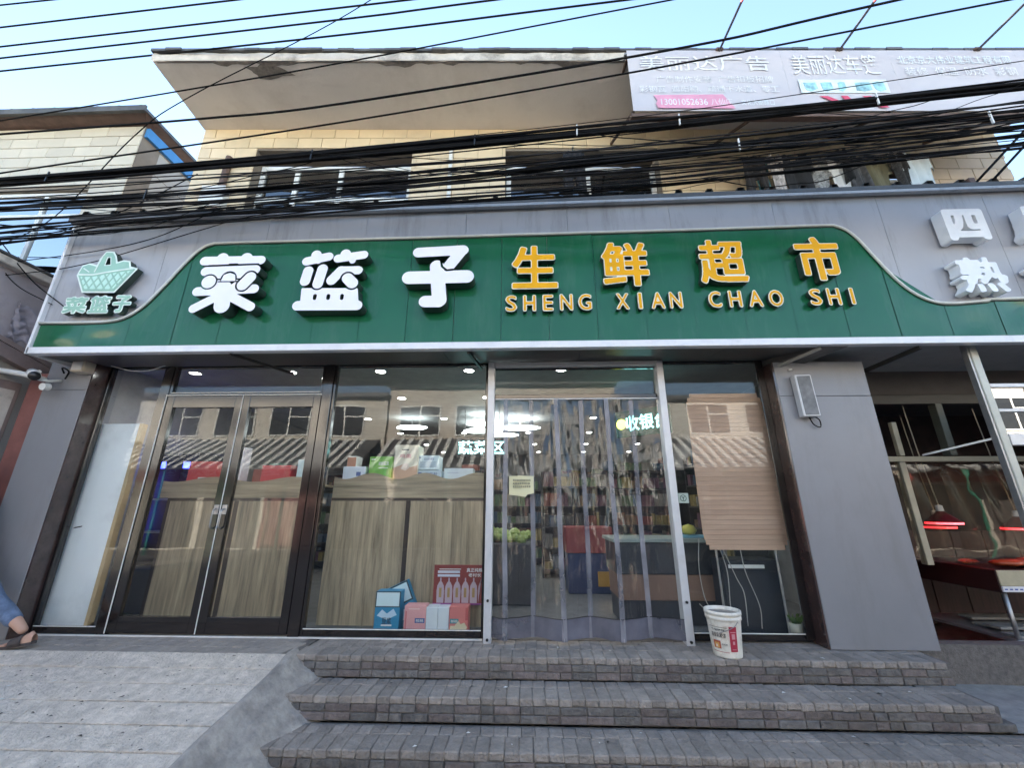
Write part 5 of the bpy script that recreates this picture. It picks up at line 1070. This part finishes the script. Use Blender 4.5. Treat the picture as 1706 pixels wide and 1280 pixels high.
for k, (x, y, z) in enumerate(((4.74, .55, 1.06), (5.05, .95, 1.0), (5.62, .6, 1.0), (5.1, 1.9, 1.02))):
    t = thing('heat_lamp', ['red glowing heat lamp hanging nearest the grey pillar', 'second red heat lamp just behind the first', 'red heat lamp at the right picture edge over the meat slab', 'faint red heat lamp deep in the cooked food stall'][k], 'lamp', (x, y, z))
    MB().lathe([(.16, 0), (.05, .10), (.035, .12), (.03, .12)], n=24).build('shade', mat('dark_red_shade', (.12, .01, .012), .4), t, True); MB().lathe([(.158, .0), (.158, -.022), (0, -.022)], n=24).build('glow_ring', M['led_red'], t); MB().lathe([(0, .19), (.03, .18), (.035, .12)], n=14).build('socket', M['plastic_white'], t, True); MB().tube([(0, 0, .18), (-.03, .02, .7), (-.05, .03, 1.4)], .006, 6).build('cord', cmat((.35, .3, .22)), t)
# ================================================================== PERSON STEPPING OUT OF FRAME AT LEFT
pr = thing('person', 'person in rolled blue jeans and dark sandals striding out at the left edge', 'person', (-5.3, -.45, 0))
def skin(name, V_, E_, R_, m, lv=2):
    me = bpy.data.meshes.new(name); me.from_pydata([(a+5.3, b+.45, c) for a, b, c in V_], E_, []); me.materials.append(m); o = put(name, me, pr)
    md = o.modifiers.new('skin', 'SKIN'); md.use_smooth_shade = True
    for v, r in zip(me.skin_vertices[0].data, R_): v.radius = (r, r) if not isinstance(r, tuple) else r
    me.skin_vertices[0].data[0].use_root = True
    o.modifiers.new('sub', 'SUBSURF').levels = lv; o.modifiers['sub'].render_levels = lv
    return o
body = skin('body', [(-5.35, -.45, .78), (-5.46, -.45, .98), (-5.57, -.45, 1.20), (-5.62, -.45, 1.32), (-5.67, -.45, 1.40), (-5.70, -.45, 1.48), (-5.71, -.45, 1.58), (-5.70, -.45, 1.66),
       (-5.30, -.40, .72), (-4.95, -.41, .385), (-4.70, -.42, .235), (-4.555, -.42, .125), (-5.33, -.53, .74), (-5.66, -.54, .48), (-5.62, -.54, .25), (-5.60, -.54, .08),
       (-5.60, -.28, 1.31), (-5.60, -.24, 1.06), (-5.72, -.24, .86), (-5.60, -.62, 1.31), (-5.62, -.66, 1.06), (-5.80, -.62, .95)],
     [(0, 1), (1, 2), (2, 3), (3, 4), (4, 5), (5, 6), (6, 7), (0, 8), (8, 9), (9, 10), (10, 11), (0, 12), (12, 13), (13, 14), (14, 15), (3, 16), (16, 17), (17, 18), (3, 19), (19, 20), (20, 21)],
     [.13, .13, .15, .14, .06, .08, .095, .07, .085, .06, .053, .036, .085, .06, .05, .036, .055, .04, .028, .055, .04, .028], M['skin'])
skin('jeans', [(-5.35, -.45, .80), (-5.39, -.45, .88), (-5.30, -.40, .72), (-4.95, -.41, .385), (-4.80, -.415, .295), (-4.66, -.42, .195), (-5.33, -.53, .74), (-5.66, -.54, .48), (-5.62, -.54, .25)],
     [(0, 1), (0, 2), (2, 3), (3, 4), (4, 5), (0, 6), (6, 7), (7, 8)], [.14, .145, .10, .072, .072, .066, .10, .075, .062], M['jeans'])
skin('jacket', [(-5.41, -.45, .90), (-5.48, -.45, 1.03), (-5.57, -.45, 1.20), (-5.63, -.45, 1.34), (-5.60, -.27, 1.31), (-5.60, -.23, 1.08), (-5.71, -.24, .90), (-5.60, -.63, 1.31), (-5.62, -.67, 1.06), (-5.77, -.63, .97)],
     [(0, 1), (1, 2), (2, 3), (3, 4), (4, 5), (5, 6), (3, 7), (7, 8), (8, 9)], [.155, .15, .165, .12, .075, .06, .048, .075, .06, .048], M['jacket'])
MB().lathe([(0, .13), (.06, .115), (.1, .06), (.108, 0), (.1, -.05)], (-.40, 0, 1.60), 16).build('hair', M['hair'], pr, True)
MB().lathe([(0, .02), (.015, .0), (.012, -.02)], (-.505, 0, 1.565), 8).build('nose', M['skin'], pr, True)
for s_ in (-1, 1): MB().lathe([(0, .012), (.012, 0), (0, -.012)], (-.492, .035*s_, 1.595), 8).build('eye', M['black_plastic'], pr, True); MB().lathe([(0, .03), (.012, 0), (0, -.03)], (-.39, .1*s_, 1.57), 8).build('ear', M['skin'], pr, True)
for hx_, hy, hz in ((-5.74, -.24, .82), (-5.83, -.62, .93)):
    for k in range(4): skin('finger', [(hx_+.015, hy+.02*(k-1.5), hz+.03), (hx_-.0, hy+.022*(k-1.5), hz-.035), (hx_-.02, hy+.02*(k-1.5), hz-.07-.006*(k in (1, 2))), (hx_-.04, hy+.018*(k-1.5), hz-.09)], [(0, 1), (1, 2), (2, 3)], [.011, .01, .009, .007], M['skin'], 1)
    skin('thumb', [(hx_, hy-.03, hz+.04), (hx_-.035, hy-.045, hz), (hx_-.045, hy-.04, hz-.03)], [(0, 1), (1, 2)], [.012, .011, .008], M['skin'], 1)
def foot(x, y, z, pitch):
    f = thing('foot', None, None) if False else bpy.data.objects.new('foot', None); COL.objects.link(f); f.parent = pr; f.location = (x+5.3, y+.45, z); f.rotation_euler = (0, rad(pitch), rad(8))
    me = MB()
    sole = [(.07, -.028), (.085, 0), (.07, .03), (0, .038), (-.10, .046), (-.165, .035), (-.185, .0), (-.165, -.035), (-.10, -.042), (0, -.034)]
    n = len(sole); me.add([(a, b, 0) for a, b in sole]+[(a, b, .022) for a, b in sole], [list(range(n))[::-1], list(range(n, 2*n))]+[(i, (i+1) % n, (i+1) % n+n, i+n) for i in range(n)]); me.build('sole', M['rubber'], f)
    fm = MB().grid(lambda u, v: ((.075-.225*u), (.036 if u > .3 else .03+.02*u)*math.cos(math.pi*v)*(1 if u < .9 else .8), .022+(.075*(1-u)**1.3+.02)*math.sin(math.pi*v)**.8*(1 if 0 < u < 1 else .6)), 10, 10); fm.build('instep', M['skin'], f, True)
    sm = MB().grid(lambda u, v: (.0-.10*u, .049*math.cos(math.pi*v), .015+(.085-.03*u)*math.sin(math.pi*v)**.7), 5, 12); s2 = sm.build('strap', M['rubber'], f, True); s2.modifiers.new('t', 'SOLIDIFY').thickness = .005
    for k in range(5): MB().tube([(-.12, .032-.016*k, .03), (-.15-.012*math.sin(math.pi*(k+1)/6), .032-.016*k, .034), (-.165-.02*math.sin(math.pi*(k+1)/6.5), .031-.0155*k, .028)], [.011, .011, .007], 8).build('toe', M['skin'], f, True)
foot(-4.52, -.42, .024, -9); foot(-5.60, -.54, -.03, 0)
# ================================================================== ACROSS THE STREET (seen only as reflections)
OW = [mat('opposite_render', c, .9, vary=.1) for c in ((.56, .52, .46), (.52, .46, .40), (.57, .55, .51))]
WF = MB().bbox(-.9, -.84, -.03, .03, -.7, .7, .004).bbox(.84, .9, -.03, .03, -.7, .7, .004).bbox(-.84, .84, -.03, .03, .64, .7, .004).bbox(-.84, .84, -.03, .03, -.7, -.64, .004).bbox(-.03, .03, -.03, .03, -.64, .64, .004).bbox(-.84, -.031, -.03, .03, .2, .25, .004).mesh('window', M['white_frame'])
PN = B(-.84, .84, -.005, .005, -.64, .64).mesh('pane', M['black_frame'])
for k, (x0, x1, h) in enumerate(((-17, -6.2, 6.4), (-6.1, 4.0, 6.9), (4.1, 16, 6.2), (16.1, 28, 6.6), (28.1, 44, 6.3), (-30, -17.1, 6.5))):  # outer three houses are added, unseen, to keep low sky out of glass reflections
    t = thing('opposite_house', ['left sunlit two storey house across the street', 'middle sunlit two storey house across the street', 'right sunlit two storey house across the street', 'unseen house added next to the right sunlit house to block low sky', 'unseen rightmost house added across the street to block low sky', 'unseen leftmost house added across the street to block low sky'][k], 'building', ((x0+x1)/2, -13, -.46)); w = x1-x0
    MB().box(-w/2, w/2, -5, 0, 0, h).build('wall', OW[k % 3], t); MB().bbox(-w/2-.1, w/2+.1, -5.1, .3, h, h+.2, .02).build('roof', M['dark_roof'], t)
    x = -w/2+1.4
    while x < w/2-1:
        o = put('window', WF, t, (x, .03, 5.35), (0, 0, math.pi)); put('pane', PN, o); x += 2.5
    SG = [cmat((.42, .06, .05)), cmat((.6, .5, .16)), cmat((.03, .25, .16))]; MB().bbox(-w/2+.3, w/2-.3, .01, .25, 2.75, 3.55, .02).build('signboard', SG[k % 3], t)
    o = put('lettering', text_mesh('lettering', ['百货超市 烟酒', '家常菜馆 主食', '五金水暖 建材'][k % 3], (-w/2+1.2, w/2-1.2, 2.9, 3.4), 0, 0, [M['letter_white']], .02), t, (0, .262, 0), (0, 0, math.pi))
    for q in range(4): MB().bbox(-w/2+.5+q*w/4, -w/2+.2+(q+1)*w/4, .005, .03, .05, 2.6, .01).build('shopfront', [M['black_frame'], M['room_dark'], M['redbrown'], M['black_frame']][q], t)
    AP = [(.02, 4.45), (2.3, 3.05)]
    aw = MB().add([(-w/2+.2, .02, 4.45), (w/2-.2, .02, 4.45), (w/2-.2, 2.3, 3.05), (-w/2+.2, 2.3, 3.05), (-w/2+.2, .02, 4.50), (w/2-.2, .02, 4.50), (w/2-.2, 2.3, 3.10), (-w/2+.2, 2.3, 3.10)], [(0, 3, 2, 1), (4, 5, 6, 7), (0, 1, 5, 4), (1, 2, 6, 5), (2, 3, 7, 6), (3, 0, 4, 7)]).build('awning', M['dark_roof'], t)
    for q in range(int((w-.5)/.42)):
        x = -w/2+.3+q*.42; MB().obox((x, .02, 4.53), (x, 2.32, 3.12), .17, .07).build('rib', M['white_frame'], aw)
    for q in range(int(w/2.4)): MB().tube([(-w/2+.8+q*2.4, 2.2, 0), (-w/2+.8+q*2.4, 2.2, 3.08)], .05, 8).build('awning_post', cmat((.03, .25, .16)), t)
car = thing('parked_car', 'pale gold saloon car parked across the street', 'car', (6.3, -8.0, -.46)); CP = mat('pale_gold_paint', (.72, .66, .5), .3, metal=.1, coat=.6, vary=.02)
prof = [(-2.2, .35), (-2.25, .6), (-2.15, .85), (-1.5, .95), (-.95, 1.4), (.55, 1.43), (1.25, .98), (2.1, .86), (2.25, .62), (2.2, .35)]
def carb(hw, pr_): n = len(pr_); m = MB(); m.add([(a, -hw*(1 if b < 1 else .82), b) for a, b in pr_]+[(a, hw*(1 if b < 1 else .82), b) for a, b in pr_], [list(range(n)), list(range(n, 2*n))[::-1]]+[(i, i+n, (i+1) % n+n, (i+1) % n) for i in range(n)]); return m
carb(.86, prof).build('body', CP, car); carb(.865, [(-1.38, .97), (-.9, 1.35), (.5, 1.37), (1.1, .99)]).build('window', M['black_frame'], car)
for x in (-1.4, 1.4):
    for y in (-.8, .8): w = MB().tube([(x, y-.1, .32), (x, y+.1, .32)], .32, 22).build('wheel', M['black_plastic'], car); MB().tube([(x, y-.105, .32), (x, y+.105, .32)], .19, 16).build('rim', M['metal'], w)
for y in (-.6, .6): MB().bbox(2.2, 2.26, y-.16, y+.16, .62, .74, .02).build('headlight', M['plastic_white'], car); MB().bbox(-2.26, -2.2, y-.16, y+.16, .66, .8, .02).build('tail_light', cmat((.4, .02, .02)), car)
